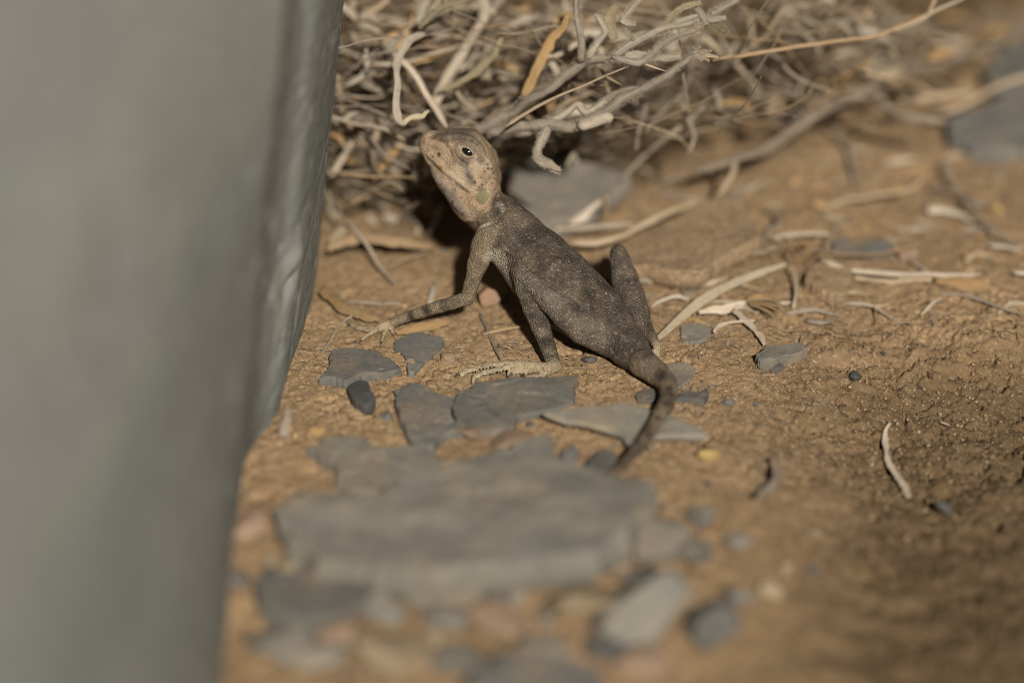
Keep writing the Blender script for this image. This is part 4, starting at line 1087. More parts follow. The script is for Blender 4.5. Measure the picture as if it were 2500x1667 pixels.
T('dry_straw', cL([(330, 150), (440, 210), (540, 150), (560, 60), (570, -20)]), [9, 11, 10, 9, 8], 'straw', ('d', 47.4, 47.3), 'kinked straw stem joining the long curved stem', 'stem')
T('dry_straw', cL([(440, 210), (415, 330), (425, 450), (480, 560), (560, 650), (640, 670)]), [11, 9, 9, 9, 10, 6], 'straw', ('g', 1.6, .8, .25), 'hook-shaped straw stem bending down to the soil', 'stem')
T('dry_straw', c5([(190, 1160), (400, 1175), (610, 1200)]), [8, 8, 7], 'grey', ('d', 48.2, 48.2), 'level grey stem behind the long curved stem', 'stem')
T('dry_straw', c5([(230, 1265), (450, 1285), (690, 1305)]), [9, 9, 8], 'grey', ('d', 48.6, 48.6), 'lower of two level grey stems behind the long curved stem', 'stem')
T('dry_straw', cL([(110, 510), (200, 360), (330, 150)]), [9, 9, 7], 'pale', ('d', 47.6, 47.6), 'pale straight stem leaning against the long curved stem', 'stem')
T('dry_straw', cL([(520, 280), (620, 380), (720, 480), (760, 540)]), [9, 9, 9, 6], 'pale', ('d', 48.0, 48.2), 'pale stem pointing at the lizard\'s chin', 'stem')
Lf('dead_leaf', cL([(610, 160), (640, 220), (620, 290)]), [6, 10, 4], 'white', ('d', 47.8, 47.8), 'short white leaf above the pale stem pointing at the chin')
Lf('dead_leaf', cL([(580, 560), (650, 500), (720, 470)]), [6, 11, 5], 'pale', ('g', .5, .6), 'short cream leaf in the bend of the hook-shaped stem')
Lf('dead_leaf', cL([(770, 700), (830, 740), (910, 745), (1000, 735)]), [5, 12, 12, 5], 'pale', ('g', .3, .3), 'cream curled leaf on the soil below the lizard\'s chin')
Lf('dead_leaf', cL([(1010, 540), (1030, 640), (1040, 760), (1050, 790)]), [3, 8, 9, 4], 'grey', ('g', .9, .3), 'upright greyish leaf in the shadow of the lizard\'s jaw')
T('dry_straw', cL([(1165, 780), (1130, 870), (1090, 980), (1050, 1060)]), [6, 5, 5, 4], 'white', ('g', .5, .2), 'thin white stem standing left of the lizard\'s throat', 'stem')
Lf('dead_leaf', cL([(610, 880), (680, 910), (740, 930)]), [8, 11, 7], 'pale', ('g', .12, .12), 'stubby cream leaf on the soil')
Lf('dead_leaf', cL([(80, 1200), (200, 1160), (350, 1110), (480, 1115), (700, 1140), (900, 1165), (1040, 1185), (1100, 1210)]), [13, 14, 13, 14, 14, 12, 10, 4], 'tan', ('g', .35, .5, .2), 'wide tan leaf bridging the soil from the wall', cup=.35, thick=.03)
T('dry_straw', cL([(60, 640), (220, 900), (370, 1080), (470, 1190), (560, 1340), (640, 1440), (740, 1560)]), [4, 5, 5, 5, 5, 5, 4], 'grey', ('g', .7, .55, .25, .06), 'long thin grey stick lying over the wide tan leaf', 'stick')
T('dry_straw', cL([(650, 1390), (800, 1310), (960, 1250), (1080, 1200)]), [4, 5, 5, 4], 'straw', ('g', .06, .18), 'golden straw below the tip of the wide tan leaf', 'straw')
Lf('dead_leaf', cL([(100, 1140), (180, 1060), (280, 980)]), [10, 14, 7], 'straw', ('g', .3, .45), 'short straw-coloured leaf behind the wide tan leaf')
Lf('dead_leaf', c2([(-60, 640), (0, 700), (90, 780), (220, 840), (350, 890), (440, 900)]), [12, 15, 14, 13, 11, 5], 'ochre', ('g', .22, .16), 'broad ochre leaf between the wall and the lizard\'s front hand', thick=.025)
Lf('dead_leaf', c2([(585, 1020), (680, 990), (800, 970), (950, 940), (1030, 930)]), [4, 9, 10, 9, 6], 'ochre', ('g', .10, .10), 'orange sliver of leaf under the lizard\'s forearm')
Lf('dead_leaf', c2([(868, 770), (885, 700), (908, 610)]), [5, 7, 8], 'white', ('g', .06, .12), 'short white chip of leaf behind the lizard\'s forearm')
T('dry_straw', c2([(165, 738), (300, 752), (450, 768), (610, 775)]), [2, 4, 4, 5], 'white', ('g', .05), 'thin white straw on the soil behind the front hand', 'straw')
T('dry_straw', c2([(1305, 850), (1350, 970), (1400, 1100), (1475, 1255)]), [5, 4.5, 4, 3.5], 'grey', ('g', .05, .06), 'mauve-grey twig running from the orange-red pebble to the hind toes', 'twig')
T('dry_straw', c2([(1330, 1030), (1480, 1000), (1660, 968)]), [5, 5.5, 4], 'tan', ('g', .05), 'pinkish straw on the soil between foreleg and hind leg', 'straw')
T('dry_straw', c2([(-40, 1190), (0, 1120), (60, 1010), (140, 920), (240, 850)]), [3, 4, 5, 5, 4], 'grey', ('g', .06, .12), 'pale grey twig between the wall and the front hand', 'twig')
# behind the back, on the open soil
T('dry_straw', c8([(110, 480), (280, 470), (500, 450), (745, 430)]), [9, 10, 9, 6], 'pale', ('g', .25, .4), 'pale straight stem resting behind the lizard\'s shoulder', 'stem')
T('dry_straw', c8([(280, 580), (450, 570), (620, 535), (780, 450), (900, 395), (1050, 330), (1200, 265)]), [12, 12, 11, 10, 10, 9, 6], 'straw', ('g', .35, .35, .5), 'long straw stem lying on the cracked soil slab', 'stem')
Lf('dead_leaf', c8([(265, 445), (350, 390), (430, 320), (510, 270)]), [6, 12, 12, 4], 'white', ('g', .35, .7), 'white pointed leaf propped on the weathered slate')
T('dry_straw', c8([(545, 240), (535, 330), (530, 420)]), [8, 7, 5], 'tan', ('g', .9, .3), 'short tan peg standing beside the white pointed leaf', 'stem')
T('dry_straw', c8([(1480, -20), (1440, 110), (1370, 210), (1300, 260)]), [10, 10, 9, 6], 'straw', ('g', 1.0, .4), 'straw stem dropping from the dead branch onto the soil slab', 'stem')
T('dry_straw', c8([(1375, 200), (1450, 310), (1540, 390), (1600, 450)]), [4, 4, 4, 3], 'tan', ('g', .35, .35), 'thin tan stalk lying at the back edge of the soil slab', 'stem')
Lf('dead_leaf', c8([(760, 790), (860, 775), (960, 785), (1080, 795), (1215, 808)]), [8, 11, 13, 10, 3], 'white', ('g', .2, .2), 'white pointed leaf in front of the cracked soil slab')
Lf('dead_leaf', c8([(770, 850), (850, 850), (920, 840)]), [6, 8, 3], 'graytan', ('g', .12), 'small greyish leaf scrap beneath the white pointed leaf')
T('dry_straw', c8([(430, 690), (490, 740), (560, 810), (580, 850)]), [5, 7, 6, 4], 'straw', ('g', .2, .2), 'straw piece between the lizard\'s back and raised knee', 'straw')
Lf('dead_leaf', c8([(895, 1290), (1040, 1160), (1140, 1070), (1260, 980), (1400, 900), (1540, 840), (1700, 780), (1850, 730)]), [5, 9, 11, 13, 12, 11, 9, 5], 'graytan', ('g', .10, .25, .3), 'long flat grey-tan leaf beside the lizard\'s raised hind leg', cup=.15, frill=.05, thick=.025)
Lf('dead_leaf', c8([(870, 1045), (940, 995), (1050, 968), (1140, 990)]), [2, 5, 6, 4], 'white', ('g', .05, .16, .1), 'small white arched leaf next to the long flat leaf')
T('dry_straw', c8([(1090, 840), (1105, 920), (1120, 980)]), [3, 4, 3], 'tan', ('g', .1), 'tiny tan stalk below the white pointed leaf', 'stem')
T('dry_straw', c8([(1160, 1010), (1180, 1090), (1192, 1190)]), [4, 4, 4], 'tan', ('g', .06), 'tiny tan stalk crossing under the long flat leaf', 'stem')
Lf('dead_leaf', c8([(1215, 1085), (1310, 1065), (1420, 1050), (1560, 1010)]), [6, 11, 11, 6], 'pale', ('g', .12, .16), 'cream blunt leaf beside the golden seed tuft')
Lf('dead_leaf', c8([(1460, 1060), (1540, 1130), (1620, 1210), (1670, 1270), (1690, 1320)]), [5, 8, 9, 8, 3], 'pale', ('g', .14, .08), 'cream leaf sloping down from the blunt leaf to the sand')
Lf('dead_leaf', c8([(1320, 1225), (1360, 1180), (1450, 1155), (1625, 1140)]), [3, 5, 5, 3], 'pale', ('g', .08, .14), 'thin curled cream leaf crossing the sloping leaf')
tf = empty('seed_tuft', Pg(*c8([(1560, 1030)])[0], .05), 'golden seed tuft fanned out on the sand', 'seed tuft')
base_t = Pg(*c8([(1545, 1000)])[0], .10)
for i in range(26):
    a = i / 25
    e = c8([(1690 + 130 * math.sin(a * 2.6) + 10 * random.random(), 930 + 210 * a)])[0]
    tip = Pg(*e, .06 + .2 * random.random())
    st_ = base_t + np.array([0, 0, .0]) + np.array([.05 * a, -.12 * a, 0])
    v, f, at = sweep_tube([st_, (st_ + tip) / 2 + np.array([0, 0, .05]), tip], [.022, .018, .005], step=.06, sides=5, wob=.005)
    mobj('bristle', v, f, M['ochre' if i % 3 else 'straw'], tf, attrs=at)
ct = empty('bristle_tuft', Pg(1928, 628, 0), 'tuft of brown dry bristles standing on the soil', 'grass tuft')
cb_ = Pg(1935, 640, .0)
for i in range(60):
    a = random.uniform(-1.6, 1.6); ln = random.uniform(.3, .95)
    d = np.array([math.sin(a), random.uniform(-.7, .3), max(.12, math.cos(a)) * .8])
    v, f, at = sweep_tube([cb_ + np.array([random.uniform(-.12, .12), random.uniform(-.1, .1), 0]), cb_ + d * ln * .6 + np.array([0, 0, .05]), cb_ + d * ln + np.array([random.uniform(-.1, .1), 0, -.05])], [.018, .015, .004], step=.08, sides=5, wob=.02)
    mobj('bristle', v, f, M[('tan', 'ochre', 'brown')[i % 3]], ct, attrs=at)
T('dry_straw', c8([(1880, 730), (1905, 800), (1920, 900), (1905, 1000), (1900, 1050)]), [5, 6, 5, 5, 6], 'graytan', ('g', .25, .06), 'greyish stalk hanging from the brown bristle tuft', 'stem')
T('dry_straw', c8([(1300, 720), (1450, 700), (1620, 660), (1790, 610)]), [3, 4, 5, 4], 'pale', ('g', .1, .3), 'pale straw leading into the brown bristle tuft', 'straw')
T('dry_straw', c9([(250, 545), (330, 515), (450, 505), (560, 500), (670, 500)]), [8, 9, 9, 8, 6], 'pale', ('g', .25, .3), 'short pale stem behind the brown bristle tuft', 'stem')
T('dry_straw', c9([(660, 640), (680, 540), (740, 460), (870, 420)]), [4, 4, 4, 3], 'grey', ('g', .2, .5), 'thin grey shoot arching over the bluish slate', 'stem')
T('dry_straw', c9([(180, 570), (230, 490), (290, 450), (320, 380), (260, 330), (190, 320)]), [6, 6, 6, 6, 5, 4], 'grey', ('g', .15, .35, .25), 'grey looped twig behind the brown bristle tuft', 'twig')
T('dry_straw', c9([(490, 655), (700, 655), (950, 660), (1130, 640), (1250, 600), (1360, 565)]), [6, 5, 5, 5, 4, 4], 'tan', ('g', .12, .2, .3), 'thin tan straw lying in front of the bluish slate', 'straw')
T('dry_straw', c9([(615, 700), (720, 735), (850, 765), (1000, 785), (1250, 800), (1500, 805), (1780, 810)]), [10, 10, 10, 10, 10, 10, 7], 'pale', ('g', .25, .18, .14), 'long cream stem stretched across the sand', 'stem')
Lf('dead_leaf', c9([(1440, 845), (1560, 870), (1680, 890), (1790, 895), (1870, 912)]), [5, 15, 19, 16, 3], 'ochre', ('g', .08), 'broad golden leaf under the end of the long cream stem', thick=.02)
Lf('dead_leaf', c9([(850, 830), (980, 845), (1120, 855), (1260, 840), (1420, 840)]), [5, 6, 8, 5, 4], 'straw', ('g', .06), 'straw-coloured scraps of leaf below the long cream stem')
T('dry_straw', c9([(1470, 945), (1620, 945), (1800, 990), (1930, 1040), (2055, 1082)]), [3, 5, 5, 4, 3], 'grey', ('g', .05, .1), 'thin grey twig below the broad golden leaf', 'twig')
T('dry_straw', c9([(1255, 700), (1310, 735), (1380, 775)]), [4, 5, 4], 'pale', ('g', .1), 'short cream stem leaning on the long cream stem', 'stem')
Lf('dead_leaf', c9([(1390, 340), (1500, 340), (1620, 370), (1720, 420)]), [7, 10, 9, 4], 'white', ('g', .12), 'bleached white leaf on the far sand')
T('dry_straw', c9([(1380, 180), (1500, 190), (1630, 215), (1720, 310), (1850, 470), (1950, 540), (2060, 605)]), [5, 7, 7, 8, 7, 6, 4], 'grey', ('g', .15, .3, .12), 'long bent grey stalk across the far sand', 'stalk')
T('dry_straw', c9([(1830, 590), (1950, 600), (2060, 625)]), [7, 8, 6], 'white', ('g', .12), 'short white stem at the end of the bent grey stalk', 'stem')
T('dry_straw', c9([(620, 330), (800, 270), (900, 245), (1080, 215), (1200, 200), (1300, 165), (1380, 90)]), [6, 8, 8, 8, 7, 7, 4], 'straw', ('g', .1, .25, .4), 'crooked straw stem in the middle of the far sand', 'stem')
T('dry_straw', c9([(690, 290), (780, 240), (850, 180)]), [5, 6, 5], 'grey', ('g', .15, .3), 'bluish grey twig leaning on the crooked straw stem', 'twig')
Lf('dead_leaf', c9([(560, 300), (620, 300), (700, 325)]), [7, 9, 4], 'ochre', ('g', .12), 'orange seed husk beside the crooked straw stem', 'husk')
T('dry_straw', c9([(1510, -30), (1540, 60), (1580, 150), (1620, 200)]), [8, 8, 8, 6], 'pale', ('g', .3, .15), 'pale grey stem pointing at the bent grey stalk', 'stem')
T('dry_straw', c7([(660, 930), (760, 1040), (830, 1170), (860, 1330)]), [7, 8, 8, 5], 'grey', ('g', .12), 'grey stem lying below the forked dead branch', 'stem')
Lf('dead_leaf', c9([(1640, 660), (1720, 670), (1800, 690)]), [5, 9, 4], 'ochre', ('g', .08), 'small rust-coloured leaf before the short white stem')
T('dry_straw', c9([(2010, 790), (2100, 800), (2250, 815)]), [7, 8, 8], 'pale', ('g', .12), 'pale stem past the end of the long cream stem', 'stem')
# dead wood and thin branches at the back
db = empty('dead_branch', P(2010, 290, 49.3), 'thick forked dead branch arching over the far sand', 'branch')
piece('tube', 'stem', c7([(-330, 1260), (-150, 1210), (30, 1150), (200, 1090), (330, 1020), (500, 880), (700, 760), (900, 690), (1050, 590), (1200, 520)]), [10, 13, 15, 15, 14, 13, 14, 15, 14, 13], 'bark', ('d', 48.2, 48.9, 49.6), db, sides=12, rough=.2)
piece('tube', 'stem', c7([(1200, 520), (1500, 470), (1750, 380), (1900, 320), (2000, 240), (2150, 110)]), [13, 14, 16, 14, 11, 10], 'bark', ('d', 49.6, 50.6), db, sides=12, rough=.2)
piece('tube', 'fork', c7([(960, 680), (1050, 720), (1120, 800), (1250, 860), (1400, 880), (1530, 905)]), [13, 14, 14, 13, 11, 5], 'bark', ('d', 49.3, 48.9), db, sides=12, rough=.2)
piece('tube', 'fork', c7([(1850, 360), (1900, 420), (1910, 460)]), [10, 8, 4], 'bark', ('d', 50.2, 50.0), db, sides=10)
T('dry_straw', c7([(1180, 720), (1350, 725), (1550, 690), (1720, 665)]), [12, 14, 13, 10], 'straw', ('d', 50.0, 50.3), 'blunt straw stem lying in the crook of the dead branch', 'stem')
T('dry_straw', c7([(1480, 830), (1650, 770), (1800, 680), (1950, 610), (2150, 530)]), [9, 10, 10, 10, 10], 'straw', ('d', 50.4, 50.8), 'straight straw stem passing the smooth grey slate', 'stem')
T('thin_branch', c6([(1700, 505), (1850, 475)]) + c7([(0, 408), (250, 365), (500, 325), (750, 295), (950, 278), (1060, 245), (1250, 170), (1400, 100)]), [4, 5, 6, 6, 6, 6, 7, 6, 6, 6], 'tan', ('d', 45.6, 46.6), 'long straight reddish-tan branch crossing in front of the dead branch', 'branch')
T('thin_branch', c7([(1020, 262), (1200, 205), (1350, 140), (1440, 85), (1520, 40), (1660, -15)]), [4, 6, 6, 6, 5, 5], 'pale', ('d', 46.5, 46.8), 'pale shoot clinging to the long reddish-tan branch', 'branch')
T('thin_branch', c7([(1395, 105), (1420, 50), (1450, -20)]), [6, 5, 5], 'tan', ('d', 46.6, 46.7), 'short upright shoot at the end of the reddish-tan branch', 'branch')
T('thin_branch', c7([(210, 50), (300, 60), (400, 105), (520, 150), (600, 172), (720, 155), (840, 140)]), [9, 9, 8, 8, 8, 8, 6], 'graytan', ('d', 48.2, 48.0), 'crooked pale branch ending in a small tuft', 'branch')
T('thin_branch', c7([(250, 50), (340, 120), (450, 220), (550, 310), (600, 380)]), [8, 8, 8, 7, 4], 'grey', ('d', 48.3, 48.0), 'grey shoot forking down from the crooked pale branch', 'branch')
T('thin_branch', c7([(320, 70), (480, 40), (700, -10)]), [7, 7, 6], 'graytan', ('d', 48.4, 48.8), 'upper shoot rising from the crooked pale branch', 'branch')
T('dry_straw', c7([(90, 90), (100, 200), (120, 340)]), [9, 8, 6], 'straw', ('d', 48.2, 48.0), 'drooping straw stub above the reddish-tan branch', 'stem')
T('dry_straw', c6([(1760, 320), (1810, 400), (1900, 560), (2000, 660), (2110, 760)]), [6, 6, 6, 6, 4], 'pale', ('d', 47.6, 48.4), 'pale bowed stem crossing behind the reddish-tan branch', 'stem')
T('dry_straw', c7([(0, 440), (60, 530), (140, 600)]), [5, 5, 4], 'pale', ('d', 48, 48.5), 'pale short stem hanging from the reddish-tan branch', 'stem')
T('dry_straw', c7([(1040, 270), (1100, 340), (1160, 430)]), [10, 11, 9], 'graytan', ('d', 48.5, 49), 'grey-tan peg between the two long branches', 'stem')
for nm, cx_, cy_, n_, d_, lab in (('seed_star', 285, 770, 18, 48.6, 'star-shaped straw seed head above the dead branch'), ('seed_star', 930, 130, 16, 48.4, 'spiky seed head at the tip of the crooked pale branch')):
    e_ = empty(nm, P(*c7([(cx_, cy_)])[0], d_), lab, 'seed head')
    for i in range(n_):
        a = 6.28 * i / n_ + random.random() * .3; ln = random.uniform(60, 120)
        piece('leaf', 'bristle', c7([(cx_, cy_), (cx_ + ln * .5 * math.cos(a), cy_ + ln * .4 * math.sin(a)), (cx_ + ln * math.cos(a), cy_ + ln * .8 * math.sin(a))]), [4, 5, 1], 'straw', ('d', d_, d_ - .3 * random.random()), e_)
for pts, mt, lab in (([(640, 500), (710, 470), (780, 430)], 'straw', 'straw leaf lodged above the dead branch'), ([(500, 810), (590, 770), (660, 730)], 'pale', 'cream leaf resting on the dead branch'), ([(1390, 450), (1480, 400), (1590, 370)], 'ochre', 'yellow leaf caught on the brown end of the dead branch'),
                     ([(1020, 560), (1100, 540), (1200, 490)], 'straw', 'straw leaf at the fork of the dead branch')):
    Lf('dead_leaf', c7(pts), [7, 13, 6], mt, ('d', 49.4, 49.4), lab)
Lf('dry_straw', cA([(1238, 600), (1212, 650), (1207, 720), (1222, 830), (1262, 905), (1305, 980), (1340, 1040), (1365, 1075)]), [3, 5, 6, 7, 8, 8, 8, 5], 'pale', ('g', .09, .07), 'pale flattened stalk stuck to the bank of the hollow', 'stalk', cup=.3)
T('dry_straw', cA([(1555, 600), (1585, 610), (1620, 625)]), [4, 5, 3], 'pale', ('g', .05), 'tiny cream stem stuck in the bank of the hollow', 'stem')
Lf('dead_leaf', cN([(1895, 1110), (1900, 1150), (1885, 1185), (1850, 1210)]), [4, 10, 11, 5], 'grey', ('g', .35, .25), 'grey curled leaf at the rim of the hollow', cup=.6)
Lf('dead_leaf', cB([(235, 830), (240, 770), (262, 700), (275, 650)]), [11, 10, 8, 4], 'grey', ('g', .12, .5), 'splinter of grey bark against the foot of the wall', 'bark')
Lf('dead_leaf', cB([(390, 830), (440, 800), (510, 790)]), [8, 13, 6], 'ochre', ('g', .1), 'small ochre scrap at the foot of the wall')

# loose litter: the tangle of the pile
r2 = np.random.default_rng(77)
KINDS = [('pale', 'pale bleached stick in the brush pile behind the lizard', 'pale sticks in the brush pile'), ('straw', 'straw-coloured stick in the brush pile behind the lizard', 'straw sticks in the brush pile'),
         ('grey', 'grey twig in the brush pile behind the lizard', 'grey twigs in the brush pile'), ('tan', 'tan twig in the brush pile behind the lizard', 'tan twigs in the brush pile'), ('brown', 'dark brown twig in the brush pile behind the lizard', 'brown twigs in the brush pile')]
def where(c):
    d = np.asarray(c) - CAM
    x = 1250 + (d @ RT) / (d @ FW) / K
    return ('between the wall and the lizard\'s head' if x < 1040 else 'under the woolly branches' if x < 1480 else 'behind the reddish-tan branch' if x < 1950 else 'beyond the dead branch')
def litter_stick(c, ln, az, el, r, kind):
    mt, lab, grp = KINDS[kind]
    lab = '%s %s %s %s' % ('stout' if r > .028 else 'hair-thin' if r < .017 else 'slender', 'short' if ln < 1.4 else 'mid-length' if ln < 2.1 else 'long', lab.split(' in the')[0], where(c))
    d = np.array([math.cos(az) * math.cos(el), math.sin(az) * math.cos(el), math.sin(el)])
    side = np.cross(d, [0, 0, 1]); bend = r2.normal() * .12 * ln
    pts = [c - d * ln / 2, c - d * ln / 6 + side * bend + np.array([0, 0, r2.normal() * .05]), c + d * ln / 5 + side * bend * .7, c + d * ln / 2]
    pts = [np.array([q[0], q[1], max(q[2], float(height(q[0], q[1])) + r * .6)]) for q in pts]
    SEED[0] += 1
    v, f, at = sweep_tube(pts, [r * .8, r, r * .95, r * .55], step=.11, sides=7, seed=SEED[0], wob=.045, flat=.75)
    mobj('dry_twig', v, f, M[mt], None, lab, 'twig', grp, attrs=at)
def litter_leaf(c, ln, az, el, w, kind):
    mt, lab, grp = [('white', 'bleached white leaf scrap in the brush pile', 'white leaf scraps in the brush pile'), ('pale', 'cream leaf scrap in the brush pile', 'cream leaf scraps in the brush pile'),
                    ('ochre', 'ochre leaf scrap in the brush pile', 'ochre leaf scraps in the brush pile'), ('graytan', 'grey-tan leaf scrap in the brush pile', 'grey-tan leaf scraps in the brush pile')][kind]
    lab = '%s %s %s %s' % ('short' if ln < .6 else 'mid-length' if ln < .9 else 'long', 'broad' if w > .062 else 'narrow', lab.split(' in the')[0], where(c))
    d = np.array([math.cos(az) * math.cos(el), math.sin(az) * math.cos(el), math.sin(el)])
    side = np.cross(d, [0, 0, 1]); b = r2.normal() * .18 * ln
    pts = [c - d * ln / 2, c + side * b + np.array([0, 0, .06]), c + d * ln / 2]
    pts = [np.array([q[0], q[1], max(q[2], float(height(q[0], q[1])) + .03)]) for q in pts]
    SEED[0] += 1
    v, f, at = sweep_leaf(pts, [w * .35, w, w * .8, w * .15], step=.10, seed=SEED[0], cup=.4 * r2.normal(), twist=r2.normal() * 60)
    mobj('leaf_scrap', v, f, M[mt], None, lab, 'leaf scrap', grp, attrs=at)
def pile_point(zone):
    if zone == 0:   # against the wall, behind the head
        px, py = r2.uniform(790, 1480), r2.uniform(20, 470)
        y0 = Pg(px, py)[1]
        p = Pg(px, py, 0)
        lift = max(0, (p[1] - 42.4)) * .48 + .12
        if px > 1150 and py > 350: py = r2.uniform(20, 350)
        d = 46.5 + 4.8 * r2.random() ** 1.3
        q = P(px, py, d)
        return q if q[2] > height(q[0], q[1]) + .05 else Pg(px, py, .05)
    if zone == 1:   # thinner behind the branches
        px, py = r2.uniform(1400, 2150), r2.uniform(-10, 300)
        p = Pg(px, py, 0)
        q = P(px, py, 46.8 + 5 * r2.random())
        return q if q[2] > height(q[0], q[1]) + .05 else Pg(px, py, .05)
    px, py = r2.uniform(1900, 2550), r2.uniform(-10, 160)
    return Pg(px, py, r2.uniform(.02, .6))
for zone, n in ((0, 200), (1, 92), (2, 18)):
    for i in range(n):
        p = pile_point(zone)
        if p[0] < -2.3: p[0] += .3
        litter_stick(p, r2.uniform(.8, 2.8), r2.normal() * .9 + (0 if r2.random() < .7 else 1.2), r2.normal() * .28, r2.uniform(.013, .042) * (1.15 if zone else 1), int(r2.choice(5, p=[.20, .24, .22, .16, .18])))
for zone, n in ((0, 105), (1, 34), (2, 10)):
    for i in range(n):
        litter_leaf(pile_point(zone), r2.uniform(.4, 1.2), r2.uniform(0, 6.28), r2.normal() * .4, r2.uniform(.035, .09), int(r2.choice(4, p=[.10, .36, .22, .32])))
for i in range(30):
    px, py = r2.uniform(820, 2000), r2.uniform(10, 300)
    litter_stick(P(px, py, r2.uniform(45.5, 47.2)), r2.uniform(1.0, 3.0), r2.normal() * .7, r2.normal() * .45, r2.uniform(.008, .017), int(r2.choice(4, p=[.2, .35, .2, .25])))
# leaf crumbs on the soil under the lizard's chin
for i in range(46):
    a, b = r2.uniform(785, 1075), r2.uniform(330, 575)
    litter_leaf(Pg(a, b, .05), r2.uniform(.18, .5), r2.uniform(0, 6.28), r2.normal() * .3, r2.uniform(.03, .07), int(r2.choice(4, p=[.1, .3, .25, .35])))
# short broken bits deep in the pile, too many to count
bv, bf, bal, bar, off_ = [], [], [], [], 0
for i in range(1500):
    zone = 0 if r2.random() < .68 else 1
    px, py = (r2.uniform(780, 1500), r2.uniform(-160, 500)) if zone == 0 else (r2.uniform(1450, 2300), r2.uniform(-170, 260))
    p = Pg(px, py, 0)
    q = P(px, py, 47.0 + 5.5 * r2.random() + zone)
    if zone == 0 and px > 1150 and py > 380: continue
    p = q if q[2] > height(q[0], q[1]) + .03 else Pg(px, py, .03)
    a, e, ln = r2.normal() * .9, r2.normal() * .35, r2.uniform(.15, .8)
    d = np.array([math.cos(a) * math.cos(e), math.sin(a) * math.cos(e), math.sin(e)])
    q = [p - d * ln / 2, p + np.array([0, 0, r2.normal() * .04]), p + d * ln / 2]
    r_ = r2.uniform(.010, .034)
    v, f, at = sweep_tube(q, [r_, r_, r_ * .6], step=.2, sides=5, seed=i)
    bv.append(v); bf += [tuple(k + off_ for k in ff) for ff in f]; bal.append(at['along'] + i * 3.7); bar.append(at['around']); off_ += len(v)
mobj('brush_litter', np.vstack(bv), bf, M['brush'], None, 'fine broken bits of stems packed through the brush pile', 'litter', kind='stuff', attrs=dict(along=np.concatenate(bal), around=np.concatenate(bar)))
def scatter_mesh(name, pts, sizes, mat, sub=1, flat=.7, seed=3, label=None, cat=None, nsh=6):
    r_ = np.random.default_rng(seed)
    vs, fs, off_ = [], [], 0
    shapes = [rock_shape(sub, 300 + k, .5) for k in range(nsh)]
    for p, s_ in zip(pts, sizes):
        v, f = shapes[r_.integers(nsh)]
        a = r_.uniform(0, 6.28); ca, sa = math.cos(a), math.sin(a)
        sc = s_ * np.array([1, r_.uniform(.6, 1), flat * r_.uniform(.6, 1.1)])
        q = v * sc
        q = np.c_[q[:, 0] * ca - q[:, 1] * sa, q[:, 0] * sa + q[:, 1] * ca, q[:, 2]] + p
        vs.append(q); fs.append(f + off_); off_ += len(v)
    return mobj(name, np.vstack(vs), np.vstack(fs), mat, None, label, cat, kind='stuff', smooth=False)
def on_ground(px, py):
    r = FW + ((px - 1250.0) * K)[:, None] * RT + ((833.5 - py) * K)[:, None] * UP
    z = np.zeros(len(px))
    for _ in range(14):
        p = CAM + ((z - CAM[2]) / r[:, 2])[:, None] * r
        z = .5 * z + .5 * height(p[:, 0], p[:, 1])
    p[:, 2] = fine_height(p[:, 0], p[:, 1])
    return p
n = 15000
px = r2.uniform(560, 2540, n); py = r2.uniform(480, 1400, n)
p = on_ground(px, py)
keep = vn2(p[:, 0] * .9, p[:, 1] * .9, 401) + .35 * (px < 1900) + r2.uniform(-.3, .3, n) > -.02
scatter_mesh('sand_grit', p[keep], r2.uniform(.006, .024, keep.sum()) * r2.choice([1, 1, 1, 1.6], keep.sum()), M['grit'], label='loose sand grains and grit strewn over the soil', cat='grit')
n = 4200
pxc = np.where(r2.random(n) < .6, r2.normal(1850, 330, n), r2.uniform(600, 2520, n)); pyc = np.where(r2.random(n) < .6, r2.normal(1040, 150, n), r2.uniform(560, 1350, n))
p = on_ground(pxc, pyc)
scatter_mesh('soil_crumbs', p, r2.uniform(.012, .042, n) * r2.choice([1, 1, 1.5], n), M['clod'], sub=1, flat=.8, seed=9, label='crumbs of dry soil strewn over the ground', cat='soil crumbs')
n = 700
p = on_ground(r2.uniform(600, 2000, n), r2.uniform(850, 1300, n))
scatter_mesh('slate_crumbs', p, r2.uniform(.012, .035, n), M['slate_dark'], flat=.4, seed=5, label='dark crumbs of slate strewn over the soil', cat='crumbs')

bv, bf, bal, bar, off_ = [], [], [], [], 0
for i in range(620):
    px, py = (r2.uniform(1380, 2500), r2.uniform(330, 830)) if r2.random() < .75 else (r2.uniform(780, 1900), r2.uniform(560, 1000))
    p = Pg(px, py, .015)
    a, ln = r2.uniform(0, 6.28), r2.uniform(.06, .34)
    d = np.array([math.cos(a), math.sin(a), r2.normal() * .12])
    r_ = r2.uniform(.005, .018)
    v, f, at = sweep_tube([p - d * ln / 2, p + np.array([0, 0, .02]), p + d * ln / 2], [r_, r_, r_ * .6], step=.2, sides=5, seed=i, flat=.6)
    bv.append(v); bf += [tuple(k + off_ for k in ff) for ff in f]; bal.append(at['along'] + i * 3.7); bar.append(at['around']); off_ += len(v)
mobj('chaff', np.vstack(bv), bf, M['brush'], None, 'fine chaff of broken straw strewn over the open soil', 'chaff', kind='stuff', attrs=dict(along=np.concatenate(bal), around=np.concatenate(bar)))
SC = [('pale', 'cream', .0), ('straw', 'straw-coloured', .0), ('grey', 'grey', .0), ('ochre', 'ochre', .0), ('graytan', 'grey-tan', .0)]
